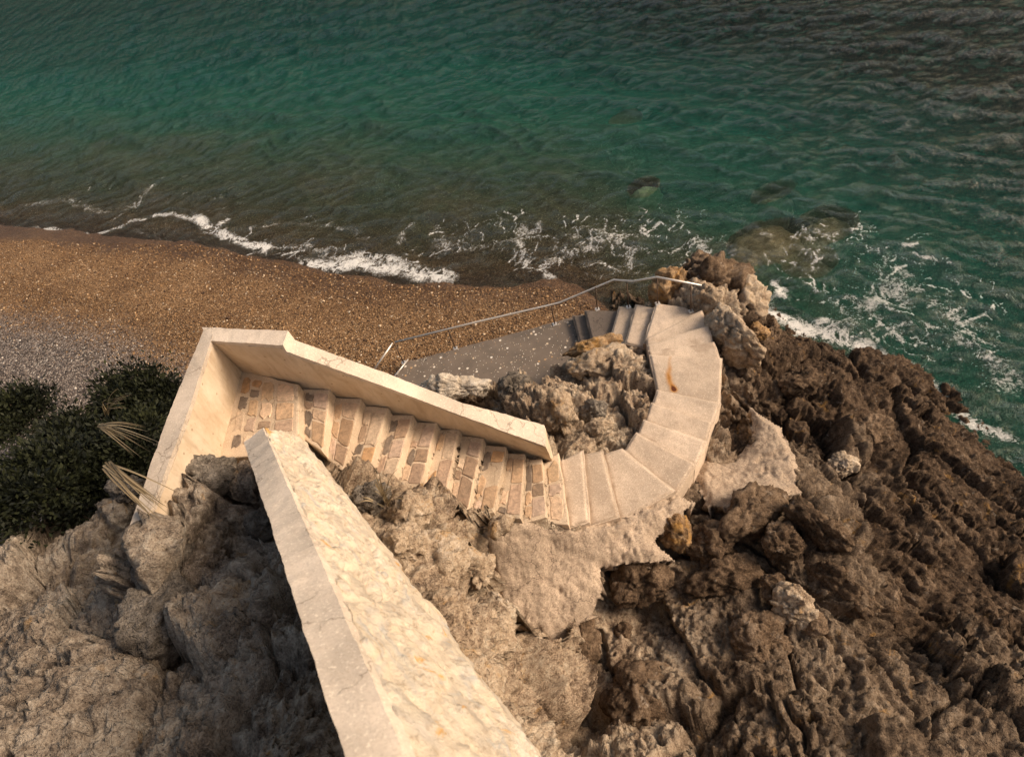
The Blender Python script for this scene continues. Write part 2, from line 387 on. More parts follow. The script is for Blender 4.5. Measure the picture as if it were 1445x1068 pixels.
def seamat():
    t = NT('sea_water'); v = t.geo()
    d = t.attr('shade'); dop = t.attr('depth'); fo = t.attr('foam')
    # body colour
    patch = t.noise(v, .33, 5, .6, .8); fine = t.noise(v, 2.2, 5, .65, .5)
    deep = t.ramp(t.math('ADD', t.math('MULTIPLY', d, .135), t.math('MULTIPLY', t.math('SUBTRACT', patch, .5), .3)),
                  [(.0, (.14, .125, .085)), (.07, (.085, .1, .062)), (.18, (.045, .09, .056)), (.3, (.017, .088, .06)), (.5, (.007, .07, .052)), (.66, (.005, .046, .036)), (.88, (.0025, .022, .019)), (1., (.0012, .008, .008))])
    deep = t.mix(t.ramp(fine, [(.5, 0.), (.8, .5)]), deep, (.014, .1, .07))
    opac = t.math('SUBTRACT', 1., t.math('POWER', 2.718, t.math('MULTIPLY', dop, -.85)))
    # ripples
    mp = t.n('ShaderNodeMapping'); t.L(v, mp.inputs['Vector']); mp.inputs['Rotation'].default_value = (0, 0, -.5)
    mp.inputs['Scale'].default_value = (1., 1.9, 1.)
    r1 = t.noise(mp.outputs[0], 2.6, 6, .62, .9); r2 = t.noise(mp.outputs[0], 9, 5, .65, .6)
    nrm = t.bump(t.math('ADD', t.math('MULTIPLY', r1, 1.), t.math('MULTIPLY', r2, .32)), .22, 1.)
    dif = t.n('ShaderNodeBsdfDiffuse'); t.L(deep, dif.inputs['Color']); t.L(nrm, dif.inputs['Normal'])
    tr = t.n('ShaderNodeBsdfTransparent'); t.L(t.mix(t.math('MINIMUM', t.math('MULTIPLY', dop, 1.2), 1.), (.98, .99, .97), (.78, .93, .84)), tr.inputs['Color'])
    m1 = t.n('ShaderNodeMixShader'); t.L(opac, m1.inputs[0]); t.L(tr.outputs[0], m1.inputs[1]); t.L(dif.outputs[0], m1.inputs[2])
    gl = t.n('ShaderNodeBsdfGlossy'); gl.inputs['Roughness'].default_value = .12; t.L(nrm, gl.inputs['Normal'])
    gl.inputs['Color'].default_value = (.55, .55, .52, 1)
    fr = t.n('ShaderNodeFresnel'); fr.inputs['IOR'].default_value = 1.33; t.L(nrm, fr.inputs['Normal'])
    m2 = t.n('ShaderNodeMixShader'); t.L(fr.outputs[0], m2.inputs[0]); t.L(m1.outputs[0], m2.inputs[1]); t.L(gl.outputs[0], m2.inputs[2])
    # foam lace
    w = t.n('ShaderNodeVectorMath', operation='ADD'); t.L(v, w.inputs[0])
    nz = t.n('ShaderNodeTexNoise'); t.L(v, nz.inputs['Vector']); nz.inputs['Scale'].default_value = 1.6; nz.inputs['Detail'].default_value = 6; nz.inputs['Roughness'].default_value = .65
    sc = t.n('ShaderNodeVectorMath', operation='SCALE'); t.L(nz.outputs['Color'], sc.inputs[0]); sc.inputs['Scale'].default_value = 1.3
    t.L(sc.outputs[0], w.inputs[1])
    gr = t.noise(v, 16, 5, .7)
    def ridge(sc_, k_, dist):
        n_ = t.noise(w.outputs[0], sc_, 3, .5, dist)
        return t.math('SUBTRACT', 1., t.math('MULTIPLY', t.math('ABSOLUTE', t.math('SUBTRACT', n_, .5)), k_))
    lace = t.math('MAXIMUM', t.math('MAXIMUM', ridge(1.1, 11., .6), ridge(2.6, 9., .8)), -.6)
    val = t.math('ADD', t.math('MULTIPLY', lace, .5), t.math('ADD', t.math('MULTIPLY', gr, .8), t.math('SUBTRACT', fo, 1.32)))
    fm = t.ramp(val, [(.0, 0.), (.12, .3), (.42, .9)])
    fm = t.math('MULTIPLY', fm, t.math('GREATER_THAN', fo, .02))
    fd = t.n('ShaderNodeBsdfDiffuse'); fd.inputs['Color'].default_value = (.74, .72, .68, 1)
    t.L(t.bump(gr, .04), fd.inputs['Normal'])
    m3 = t.n('ShaderNodeMixShader'); t.L(fm, m3.inputs[0]); t.L(m2.outputs[0], m3.inputs[1]); t.L(fd.outputs[0], m3.inputs[2])
    t.L(m3.outputs[0], t.out.inputs['Surface']); return t.m
M['sea'] = seamat()

def metal():
    t = NT('galvanised_steel'); v = t.geo(); b = t.noise(v, 20, 4, .6)
    col = t.ramp(b, [(.3, (.6, .54, .47)), (.7, (.78, .72, .65))])
    t.bsdf(col, .45, None, .5, .6); return t.m
M['metal'] = metal()
def rustmetal():
    t = NT('rusty_post_steel'); v = t.geo(); b = t.noise(v, 14, 5, .7)
    t.bsdf(t.ramp(b, [(.35, (.07, .045, .03)), (.7, (.2, .13, .085))]), .7, None, .4, .3); return t.m
M['post'] = rustmetal()
def leafmat(name, c1, c2):
    t = NT(name); b = t.attr('tone')
    o = t.bsdf(t.ramp(b, [(0., c1), (1., c2)]), .7, None, .3); return t.m
M['leaf'] = leafmat('shrub_leaf', (.003, .005, .002), (.026, .03, .009))
M['dry'] = leafmat('dry_reed', (.13, .09, .045), (.36, .28, .17))
M['twig'] = leafmat('twig', (.06, .04, .025), (.1, .07, .045))

# ---------------------------------------------------------------- stairs: nosings from sea path up to the landing
z = dict(path=.9, T1=1.07, T2=1.24, T3=1.4, T4=1.55, T5=1.7, T6=1.85, T7=2.0, T8=2.15, A=2.3, T10=2.44, T11=2.58, T12=2.72, T13=2.86, S3=3.0, S2=3.14, S1=3.28)
NOS = [('T1', (807, 444), (819, 490)), ('T2', (824, 437), (836, 487)), ('T3', (873, 431), (857, 487)), ('T4', (896.5, 428), (881, 484)),
       ('T5', (925, 427), (907, 484)), ('T6', (991, 436), (911, 477)), ('T7', (1001, 457), (913, 486)), ('T8', (1008, 481), (914, 493)),
       ('A', (1020, 504), (916, 499)), ('T10', (1018, 567), (927, 548)), ('T11', (1006, 594), (919, 566)), ('T12', (998, 621), (908, 590)),
       ('T13', (982, 653), (898, 608)), ('S3', (954, 691), (878, 631)), ('S2', (875, 729), (851, 634)), ('S1', (832, 736), (823, 633)), ('ST', (802, 738), (789, 643))]
z['ST'] = 3.42
TOPS = [(421, 542), (465, 554), (508, 567), (546, 580), (581, 590), (615, 601), (647, 610), (681, 623), (713, 635), (740, 645), (765, 652)]
BOTS = [(421, 605), (455, 634), (484, 662), (520, 668), (557, 674), (593, 687), (630, 693), (659, 723), (697, 719), (735, 729), (771, 727)]
zs = [5.4 - .182 * k for k in range(11)]           # landing ... lowest stone step
polys = []                                        # (xy polygon, z): what the cliff must stay under

def wobble_poly(pts, amp=.006, step=.12, seed=0):
    out = []; r = random.Random(seed); n = len(pts)
    for k in range(n):
        a, b = np.array(pts[k][:2]), np.array(pts[(k + 1) % n][:2]); m = max(1, int(np.linalg.norm(b - a) / step))
        for i in range(m):
            p = a + (b - a) * i / m
            out.append(p + np.array([r.uniform(-amp, amp), r.uniform(-amp, amp)]) * (0 if i == 0 else 1))
    return out

def prism(poly, zt, zb, bevel=.012, seed=0, amp=.005, tilt=0., side_slot=0):
    pp = wobble_poly(poly, amp, .12, seed); bm = bmesh.new()
    r = random.Random(seed + 5); cxy = np.mean(poly, 0); tx, ty = (r.uniform(-tilt, tilt), r.uniform(-tilt, tilt))
    t = [bm.verts.new((p[0], p[1], zt + r.uniform(-.003, .003) + tx * (p[0] - cxy[0]) + ty * (p[1] - cxy[1]))) for p in pp]; b = [bm.verts.new((p[0], p[1], zb)) for p in pp]
    ft = bm.faces.new(t); n = len(pp)
    for i in range(n):
        f = bm.faces.new((t[i], b[i], b[(i + 1) % n], t[(i + 1) % n])); f.material_index = side_slot
    bm.faces.new(b[::-1])
    bmesh.ops.recalc_face_normals(bm, faces=bm.faces)
    if bevel: bmesh.ops.bevel(bm, geom=[e for e in ft.edges], offset=bevel, segments=2, affect='EDGES', profile=.6)
    return bm

def shrink_ext(L, R, a, b):
    """stretch the segment L-R by a beyond L and b beyond R"""
    L, R = np.array(L[:2]), np.array(R[:2]); d = (R - L) / np.linalg.norm(R - L); return L - d * a, R + d * b

# --- curved concrete stairs
low = empty('concrete_staircase', (*P(960, 540, 0)[:2], 1.5), 'curved pale concrete staircase winding down the rocks to the beach path', 'staircase')
def nos_xy(k):
    n_, a, b = NOS[k]; return P(*a, z[n_])[:2], P(*b, z[n_])[:2]
top_next = (P(*BOTS[10], zs[10])[:2], P(*TOPS[10], zs[10])[:2])
for k in range(len(NOS) - 1):
    nm = NOS[k][0]; a0, a1 = nos_xy(k); b0, b1 = nos_xy(k + 1)
    # the tread runs 3 cm in under the next riser
    def push(p, frm): d = np.array(p) - np.array(frm); return np.array(p) + d / (np.linalg.norm(d) + 1e-6) * .03
    if nm == 'T5':
        ext = [P(975, 441, z[nm])[:2]]
        poly = [a0, a1, push(b1, a1), push(b0, a0)] ; poly = [a1, push(b1, a1), push(b0, a0), P(965, 432, z[nm])[:2], a0]
    else:
        poly = [a0, a1, push(b1, a1), push(b0, a0)]
    polys.append((poly, z[nm]))
    dark = nm in ('T1', 'T2')
    bm = prism(poly, z[nm] - .024, z[nm] - (.5 if k < 5 else .8), .012, k, .01, 0.)
    nv = len(bm.verts)
    xs = np.array([p[0] for p in poly]); ys = np.array([p[1] for p in poly]); stp = .02
    gx = np.arange(xs.min(), xs.max() + stp, stp); gy = np.arange(ys.min(), ys.max() + stp, stp)
    X, Y = np.meshgrid(gx, gy); xy = np.stack([X.ravel(), Y.ravel()], 1)
    pl_ = [np.array(p) for p in poly]; ed = segdist(xy, pl_ + pl_[:1]); ins = inside(xy, pl_) & (ed > .004)
    q3 = np.column_stack([xy, np.full(len(xy), z[nm])])
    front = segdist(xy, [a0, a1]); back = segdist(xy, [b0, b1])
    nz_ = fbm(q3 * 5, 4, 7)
    dirt_shade = (1 - sstep(.01, .10 + .08 * vnoise(q3 * 3, 3), back + .02 * nz_)) * .9 + .5 * sstep(.15, .5, fbm(q3 * 1.6, 4, 18)) + .45 * (1 - sstep(.0, .09, ed)) * sstep(-.1, .3, nz_)  # back seam paints contact shade at the riser together with gathered dirt
    dirt_shade = np.clip(dirt_shade, 0, 1) * (.6 + .5 * nz_)
    if nm in ('T6', 'T7', 'T8', 'T5', 'T4'): dirt_shade = dirt_shade + .35 * sstep(.0, .45, fbm(q3 * 2.2 + k, 3, 21))
    zt_ = z[nm] + .004 + .008 * fbm(q3 * 2.5, 3, 31) + .004 * fbm(q3 * 14, 3, 33) - .016 * (1 - sstep(.0, .06, front)) - .03 * (1 - sstep(.004, .04, ed)) * (back > .05)
    rust = np.zeros(len(xy))
    if nm == 'A':
        line = [P(*q, z[nm])[:2] for q in ((946, 503), (945, 520), (943, 528), (946, 540), (951, 550))]
        dd = segdist(xy + .02 * np.stack([nz_, fbm(q3 * 5 + 9, 3, 8)], 1), line); end = np.hypot(*(xy - line[-1]).T); along = np.hypot(*(xy - line[0]).T)
        rust = np.exp(-(dd / (.03 + .02 * sstep(.0, .6, along))) ** 2) * (.3 + .5 * sstep(.05, .55, along)) + .7 * np.exp(-(end / .06) ** 2)
    fc = grid_faces(len(gx), len(gy)); fc = fc[ins[fc].all(1)]
    me_ = bpy.data.meshes.new('tmp'); bm.to_mesh(me_); bm.free()
    bv = np.array([v.co[:] for v in me_.vertices]); bf = [tuple(p.vertices) for p in me_.polygons]; bpy.data.meshes.remove(me_)
    used = np.unique(fc); mp = -np.ones(len(xy), int); mp[used] = np.arange(len(used)) + len(bv)
    V = np.vstack([bv, np.column_stack([xy, zt_])[used]])
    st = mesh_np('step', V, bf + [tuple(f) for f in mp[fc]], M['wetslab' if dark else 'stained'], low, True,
                 {'rust': ('POINT', 'FLOAT', np.concatenate([np.zeros(len(bv)), rust[used]])), 'dirt_shade': ('POINT', 'FLOAT', np.concatenate([np.full(len(bv), .12), dirt_shade[used]]))})
    st.data.set_sharp_from_angle(angle=math.radians(40))
    if dark: st['label'] = 'dark wet step at the foot of the flight'

# --- stone stairs
up = empty('stone_staircase', (*P(600, 640, 0)[:2], 4.2), 'straight staircase of brown paving stones set in cream mortar under the parapet', 'staircase')
TONES = [(.2, .135, .085), (.24, .165, .105), (.18, .125, .085), (.27, .19, .12), (.22, .155, .11), (.15, .108, .075), (.29, .21, .145), (.26, .16, .085), (.3, .23, .165), (.25, .185, .14)]
def stones_on(poly4, zt, rows, parent, seed, dark_back=True):
    """poly4: nosing-far, nosing-near, back-near, back-far; rows = [(t0,t1,count,jitter)]"""
    r = random.Random(seed); bm = bmesh.new(); lay = bm.loops.layers.float_color.new('tone')
    A, B, C_, D = [np.array(p) for p in poly4]
    def at(s, t): return (A * (1 - s) + B * s) * (1 - t) + (D * (1 - s) + C_ * s) * t
    for t0, t1, n, jit in rows:
        cuts = [0.02]
        w = [r.uniform(.6, 1.4) for _ in range(n)]; tot = sum(w)
        for q in w: cuts.append(cuts[-1] + q / tot * .96)
        for i in range(n):
            if r.random() < .04 and n > 2: continue
            s0, s1 = cuts[i] + .017, cuts[i + 1] - .017
            if s1 - s0 < .04: continue
            base = [(s0, t0), (s1, t0), (s1, t1), (s0, t1)]
            pts = []
            for q in range(4):
                (sa, ta), (sb, tb) = base[q], base[(q + 1) % 4]
                for f in (.06, .36, .68) if jit > .05 else (.03, .5, .93):
                    pts.append((sa + (sb - sa) * f + r.uniform(-jit, jit) * (s1 - s0), ta + (tb - ta) * f + r.uniform(-jit, jit) * .8 * (t1 - t0)))
            if jit > .05:   # knock the corners off
                cs, ct = (s0 + s1) / 2, (t0 + t1) / 2
                pts = [(cs + (s - cs) * r.uniform(.84, 1.04), ct + (tt - ct) * r.uniform(.84, 1.04)) for s, tt in pts]
            hgt = r.uniform(.008, .016)
            top = [bm.verts.new((*at(s, t), zt + hgt + r.uniform(-.003, .003))) for s, t in pts]
            bot = [bm.verts.new((*at(s, t), zt - .02)) for s, t in pts]
            c = r.choice(TONES); g = r.uniform(1.6, 2.2)
            if t0 > .5 and r.random() < .22: c = (.1, .078, .06)
            fs = [bm.faces.new(top)]
            m = len(top)
            for q in range(m): fs.append(bm.faces.new((top[q], bot[q], bot[(q + 1) % m], top[(q + 1) % m])))
            for f in fs:
                for l in f.loops: l[lay] = (c[0] * g, c[1] * g, c[2] * g, 1)
    if len(bm.faces) == 0: bm.free(); return
    bmesh.ops.recalc_face_normals(bm, faces=bm.faces)
    tops = [e for e in bm.edges if all(v.co.z > zt for v in e.verts)]
    bmesh.ops.bevel(bm, geom=tops, offset=.006, segments=1, affect='EDGES')
    return from_bm('paving_stones', bm, M['paving'], parent)

prev = None
for i in range(1, 12):
    if i <= 10: zt, n0, n1 = zs[i], P(*TOPS[i], zs[i])[:2], P(*BOTS[i], zs[i])[:2]
    else: zt, n0, n1 = z['ST'], P(*NOS[-1][2], z['ST'])[:2], P(*NOS[-1][1], z['ST'])[:2]
    h0, h1 = P(*TOPS[i - 1], zs[i - 1])[:2], P(*BOTS[i - 1], zs[i - 1])[:2]
    n0e, n1e = shrink_ext(n0, n1, .06, .03); h0e, h1e = shrink_ext(h0, h1, .06, .03)
    d = (h0e - n0e); d = d / np.linalg.norm(d) * .03
    poly = [n0e, n1e, h1e + d, h0e + d]
    polys.append(([n0, n1, h1, h0], zt))
    st = from_bm('step', prism(poly, zt, zt - .7, .02, 40 + i, .009), M['mortar'], up)
    rows = [(.03, .6, 2 if i % 3 == 0 else 3, .045), (.65, .97, 3 + i % 2, .13)]
    if i == 11: rows = [(.15, .85, 3, .12)]
    s = stones_on([n0, n1, h1, h0], zt, rows, up, 100 + i)
    s.parent = st
# landing: floor between the two arms of the parapet
lp = [P(421, 542, 5.4)[:2], P(421, 612, 5.4)[:2], P(385, 640, 5.4)[:2], P(308, 648, 5.4)[:2], P(338, 522, 5.4)[:2]]
polys.append((lp, 5.4))
ld = from_bm('landing', prism(lp, 5.4, 4.7, .02, 77, .008), M['mortar'], up)
s = stones_on([P(419, 544, 5.4)[:2], P(419, 608, 5.4)[:2], P(322, 640, 5.4)[:2], P(343, 529, 5.4)[:2]], 5.4,
              [(.06, .33, 3, .03), (.4, .6, 4, .12), (.64, .8, 5, .14), (.84, .98, 4, .13)], up, 9)
s.parent = ld

# ---------------------------------------------------------------- lofted walls
def loft(sections, n_sub, noise_amp, seed, name, mats, parent, cap=True, slots=None, subs=(6,)):
    """sections: list of cross-sections (closed loops of k points). Subdivide along and across, jitter the surface."""
    S = [np.array(s, float) for s in sections]; k = len(S[0])
    # subdivide across
    ring_src = []
    for e in range(k):
        for q in range(subs[e]): ring_src.append((e, (e + 1) % k, q / subs[e]))
    rows = []
    for a, b, m in zip(S[:-1], S[1:], n_sub):
        for i in range(m): rows.append(a + (b - a) * i / m)
    rows.append(S[-1])
    V = np.array([[r[a] * (1 - f) + r[b] * f for a, b, f in ring_src] for r in rows]); nr, nk = V.shape[:2]
    vv = V.reshape(-1, 3)
    n1 = np.stack([fbm(vv * 4 + 31 * j, 4, seed + 9 * j) for j in range(3)], 1)
    n2 = np.stack([fbm(vv * 17 + 31 * j, 2, seed + 5 + 9 * j) for j in range(3)], 1)
    vv = vv + n1 * noise_amp + n2 * noise_amp * .5
    faces = []; slot = []
    for r in range(nr - 1):
        for c in range(nk):
            faces.append((r * nk + c, r * nk + (c + 1) % nk, (r + 1) * nk + (c + 1) % nk, (r + 1) * nk + c)); slot.append(slots[ring_src[c][0]] if slots else 0)
    if cap:
        faces.append(tuple(range(nk))[::-1]); slot.append(slots[-1] if slots else 0)
        faces.append(tuple((nr - 1) * nk + c for c in range(nk))); slot.append(slots[-1] if slots else 0)
    o = mesh_np(name, vv, faces, mats, parent, smooth=True)
    o.data.polygons.foreach_set('material_index', slot)
    bm = bmesh.new(); bm.from_mesh(o.data); bmesh.ops.recalc_face_normals(bm, faces=bm.faces); bm.to_mesh(o.data); bm.free()
    o.data.set_sharp_from_angle(angle=math.radians(38))
    return o

def sec(inner_t, outer_t, inner_b, zb, off=None):
    i, o, b = np.array(inner_t), np.array(outer_t), np.array(inner_b)
    ob = np.array([o[0], o[1], zb])
    return i, o, ob, b

par = empty('parapet_wall', (*P(345, 527, 5.4)[:2], 5.4), 'cream plastered L-shaped parapet wall beside the stone steps with a stepped sloping top', 'wall')
# far arm stations: (inner-top px, outer-top px, z-top, inner-base px, z-base)
far = [((297, 481), (285, 462), 6.27, (345, 527), 5.35), ((399, 487), (406, 467), 6.27, (405, 540), 5.3), ((404, 496), (416, 480), 6.17, (418, 541), 5.3),
       ((520, 537), (530, 521), 5.57, (520, 571), 4.85), ((640, 582), (652, 568), 4.92, (640, 609), 4.2), ((770, 630), (768, 600), 4.22, (781, 655), 3.2)]
COPE = .07
body, cope = [], []
dn = np.array([0, 0, -1.])
for it, ot, zt, ib, zb in far:
    I, O, B = P(*it, zt), P(*ot, zt), P(*ib, zb)
    dIn = (B - I); f = COPE / max(.05, I[2] - B[2])
    Ic = I + dIn * f; Oc = O + np.array([0, 0, -COPE])
    cope.append([I, O, Oc, Ic]); body.append([Ic, Oc, np.array([O[0], O[1] + .05, min(2.2, zb - 1.2)]), np.array([B[0], B[1], min(2.2, zb - 1.2)]), B])
ns = [24, 5, 26, 30, 30]
loft(body, ns, .012, 3, 'wall_face', [M['plaster']], par, True, None, (2, 12, 3, 10, 12))
cp = loft(cope, [50, 8, 50, 56, 56], .009, 4, 'coping', [M['coping']], par, True, None, (6, 3, 2, 3))
cp['label'] = 'rounded rough cement coping'
# left arm stations
la = [((299, 483), (283, 464), 6.27, (345, 527), 5.35), ((262, 590), (239, 600), 6.27, (322, 612), 5.35), ((213, 720), (184, 745), 6.27, (300, 700), 5.35)]
body, cope = [], []
for k, (it, ot, zt, ib, zb) in enumerate(la):
    I, O, B = P(*it, zt), P(*ot, zt), P(*ib, zb)
    O = I + (O - I) / np.linalg.norm(O - I) * .27
    f = COPE / (I[2] - B[2]); Ic = I + (B - I) * f; Oc = O + dn * COPE
    if k == 0:
        sh_ = np.array([.0, .1, .005]); I, O, Oc, Ic, B = I + sh_, O + sh_, Oc + sh_, Ic + sh_, B + sh_
    cope.append([I, O, Oc, Ic]); body.append([Ic, Oc, np.array([O[0] - .03, O[1], 1.6]), np.array([B[0], B[1], 1.6]), B])
loft(body, [26, 26], .012, 13, 'wall_face', [M['plaster']], par, True, None, (2, 14, 3, 12, 12))
loft(cope, [60, 60], .009, 14, 'coping', [M['coping']], par, True, None, (6, 3, 2, 3))

# near wall rising towards the viewer
nw = empty('boundary_wall', (*P(400, 700, 6.5)[:2], 5.0), 'thick sloping boundary wall with grey cement top and rough whitish stone side in the foreground', 'wall')
def lerp(a, b, f): return a + (b - a) * f
E0, R0, B0 = P(344, 624, 6.35), P(371, 604, 6.35), P(418, 612, 5.35)
E1, R1, B1 = P(437, 912, 8.3), P(505, 912, 8.3), P(640, 912, 7.05)
secs_b, secs_c = [], []
for s in (0, .25, .5, .75, 1., 1.35, 1.7):
    E_, R_, B_ = lerp(E0, E1, s), lerp(R0, R1, s), lerp(B0, B1, s)
    if s < .5: B_ = B_ + (R_ - B_) * 0
    Rc = R_ + (B_ - R_) * .06; Ec = E_ + dn * .07
    secs_c.append([E_, R_, Rc, Ec])
    secs_b.append([Ec, Rc, B_, np.array([B_[0], B_[1], B_[2] - .8]), np.array([E_[0], E_[1], B_[2] - 1.2])])
k_ = [26] * 6
sf = loft(secs_b, [50] * 6, .03, 21, 'stone_face', [M['rubble']], nw, True, None, (3, 44, 5, 4, 14))
cc = np.empty(len(sf.data.vertices) * 3, np.float32); sf.data.vertices.foreach_get('co', cc); cc = cc.reshape(-1, 3).astype(float)
nn = np.array([v.normal[:] for v in sf.data.vertices]); ax = (R1 - R0) / np.linalg.norm(R1 - R0)
al = cc @ ax; qq = cc + .1 * np.stack([fbm(cc * 3 + 9 * j, 3, 400 + j) for j in range(3)], 1)
qs = qq * 3.4 - np.outer(qq @ ax, ax) * 2.0
vv_, ee_ = blocks(qs, 410, .8); v2_, e2_ = blocks(qq * 13, 420, .8)
dd_ = vv_ * .04 - .014 * (1 - sstep(0, .12, ee_)) + v2_ * .01 + fbm(cc * 5, 5, 430) * .03 + fbm(cc * 22, 3, 431) * .008
cellid = sstep(-.5, .5, vv_)
sf.data.vertices.foreach_set('co', (cc + nn * dd_[:, None]).astype(np.float32).ravel())
at_ = sf.data.attributes.new('stone', 'FLOAT', 'POINT'); at_.data.foreach_set('value', np.clip(vv_ + .5, 0, 1).astype(np.float32))
at_ = sf.data.attributes.new('joint', 'FLOAT', 'POINT'); at_.data.foreach_set('value', (1 - sstep(.04, .2, ee_)).astype(np.float32))
sf.data.set_sharp_from_angle(angle=math.radians(60))
loft(secs_c, [40] * 6, .009, 22, 'coping', [M['coping']], nw, True, None, (8, 3, 2, 3))

# ---------------------------------------------------------------- beach path
pp = [P(u, v, .9)[:2] for u, v in ((556, 528), (575, 510), (700, 477), (823, 443), (838, 492), (800, 520), (760, 560), (700, 580), (600, 560))]
polys.append((pp, .9))
tag(from_bm('path', prism(pp, .9, .2, .015, 5, .01), M['path']), kind='structure')

# ---------------------------------------------------------------- mortar aprons
def sheet(name, poly_pxz, ctrl_pxz, mat, thick, amp, seed, label, holes=()):
    W = [P(*q) for q in poly_pxz]; poly = [w[:2] for w in W]
    pp = wobble_poly(poly, .03, .09, seed)
    f = RBF([P(*q) for q in list(poly_pxz) + list(ctrl_pxz)], .05)
    a = np.array(poly); lo, hi = a.min(0) - .1, a.max(0) + .1; st = .022
    gx = np.arange(lo[0], hi[0], st); gy = np.arange(lo[1], hi[1], st); X, Y = np.meshgrid(gx, gy); xy = np.stack([X.ravel(), Y.ravel()], 1)
    ins = inside(xy, pp)
    for h in holes: ins &= ~inside(xy, wobble_poly([P(*q)[:2] for q in h], .03, .09, seed + 1))
    zz = f(xy); p3 = np.column_stack([xy, zz])
    edge = segdist(xy, poly + poly[:1])
    zz = zz + fbm(p3 * 2.2, 3, seed) * amp * 2 + fbm(p3 * 8, 5, seed + 3, .65) * amp * 1.4 - .05 * sstep(.3, .55, fbm(p3 * 4, 3, seed + 12)) + fbm(p3 * 26, 2, seed + 6) * amp * .5 - .1 * (1 - sstep(0, .16, edge))
    fc = grid_faces(len(gx), len(gy)); ok = ins[fc].all(1); fc = fc[ok]
    used = np.unique(fc); mp = -np.ones(len(xy), int); mp[used] = np.arange(len(used))
    V = np.column_stack([xy, zz])[used]
    o = mesh_np(name, V, mp[fc], mat)
    md = o.modifiers.new('thickness', 'SOLIDIFY'); md.thickness = thick; md.offset = -1
    polys.append((poly, f))
    return tag(o, label, 'concrete')
AP1 = [(668, 736, 3.98), (700, 722, 3.87), (738, 725, 3.72), (772, 726, 3.58), (803, 735, 3.38), (832, 735, 3.22), (876, 728, 3.1), (955, 690, 2.97), (985, 706, 2.8), (955, 730, 2.85), (925, 760, 2.85), (960, 790, 2.75),
       (905, 790, 2.95), (848, 800, 2.9), (850, 828, 2.8), (835, 865, 2.7), (782, 912, 2.65), (722, 885, 2.9), (700, 850, 3.05), (690, 800, 3.2), (680, 765, 3.3)]
sheet('mortar_apron', AP1, [(780, 770, 3.15), (770, 820, 3.0), (880, 750, 3.0)], M['apron'], .35, .035, 3, 'lumpy pinkish mortar apron spilling down from the foot of the stone steps')
AP2 = [(1058, 566, 2.0), (1075, 580, 2.05), (1105, 598, 2.1), (1125, 640, 2.15), (1135, 690, 2.25), (1100, 705, 2.45), (1040, 712, 2.5), (998, 712, 2.5), (980, 670, 2.35), (992, 640, 2.2), (1015, 648, 2.1), (1040, 640, 2.05), (1062, 608, 2.0)]
sheet('mortar_apron', AP2, [(1090, 650, 2.2)], M['apron'], .25, .03, 8, 'speckled pale mortar patch on the dark rocks right of the curved stairs')

# ---------------------------------------------------------------- ground: sea bed and beach
SH = np.array([P(u, v, 0)[:2] for u, v in ((0, 318), (158, 333), (300, 346), (420, 374), (560, 396), (660, 402), (780, 402), (820, 415))])
SH = np.vstack([[SH[0] + (SH[0] - SH[1]) * 12], SH, [[3.2, 9.6]], [[3.6, 2.]], [[5., -12.]], [[60., -60.]]])
def shore_signed(xy):
    d = segdist(xy, SH)
    poly = list(SH) + [np.array([60, 400.]), np.array([-400, 400.])]
    return np.where(inside(xy, poly), d, -d)          # + seaward
SUB = []     # submerged boulders: (x,y,ztop,rx,ry)
def bed(xy):
    s = shore_signed(xy)
    sea = -.17 * s - .012 * s * s * (s < 14) - (s >= 14) * 2.35
    land = .22 * np.minimum(-s, 3.6) + .09 * np.clip(-s - 3.6, 0, 8)
    zz = np.where(s > 0, np.maximum(sea, -6), land)
    zz = zz - .35 * sstep(2.5, 7, xy[:, 0]) * sstep(-.5, 1.5, s)
    p = np.column_stack([xy, 0 * s])
    zz = zz + .06 * fbm(p * .5, 3, 50) + .05 * np.exp(-((s + 2.6 + .5 * vnoise(p * .3, 4)) / .8) ** 2) - .05 * np.exp(-((s + 4.4) / .9) ** 2)
    return zz, s

def spread(lo, hi, step, g, far_lo, far_hi):
    a = list(np.arange(lo, hi, step)); d = step
    while a[-1] < far_hi: d *= g; a.append(a[-1] + d)
    b = []; d = step; x = lo
    while x > far_lo: d *= g; x -= d; b.append(x)
    return np.array(b[::-1] + a)
gx = spread(-16, 9, .09, 1.06, -1500, 1500); gy = spread(6, 24, .09, 1.06, -1500, 1500)
X, Y = np.meshgrid(gx, gy); xy = np.stack([X.ravel(), Y.ravel()], 1)
zb, s = bed(xy)
p3 = np.column_stack([xy, zb]); zb = zb + .012 * fbm(p3 * 3, 3, 70)
wet = sstep(-1.5 , -.5, s + .5 * fbm(p3 * .9, 3, 8))
wet = wet * (1 - .75 * sstep(.1, .9, s))
grey = sstep(3.9, 6.0, -s + .8 * fbm(p3 * .6, 3, 9)) * sstep(-2., -4.5, xy[:, 0])
tag(mesh_np('beach', np.column_stack([xy, zb]), grid_faces(len(gx), len(gy)), M['beach'], attrs={'wet': ('POINT', 'FLOAT', wet), 'grey': ('POINT', 'FLOAT', grey)}), kind='structure')

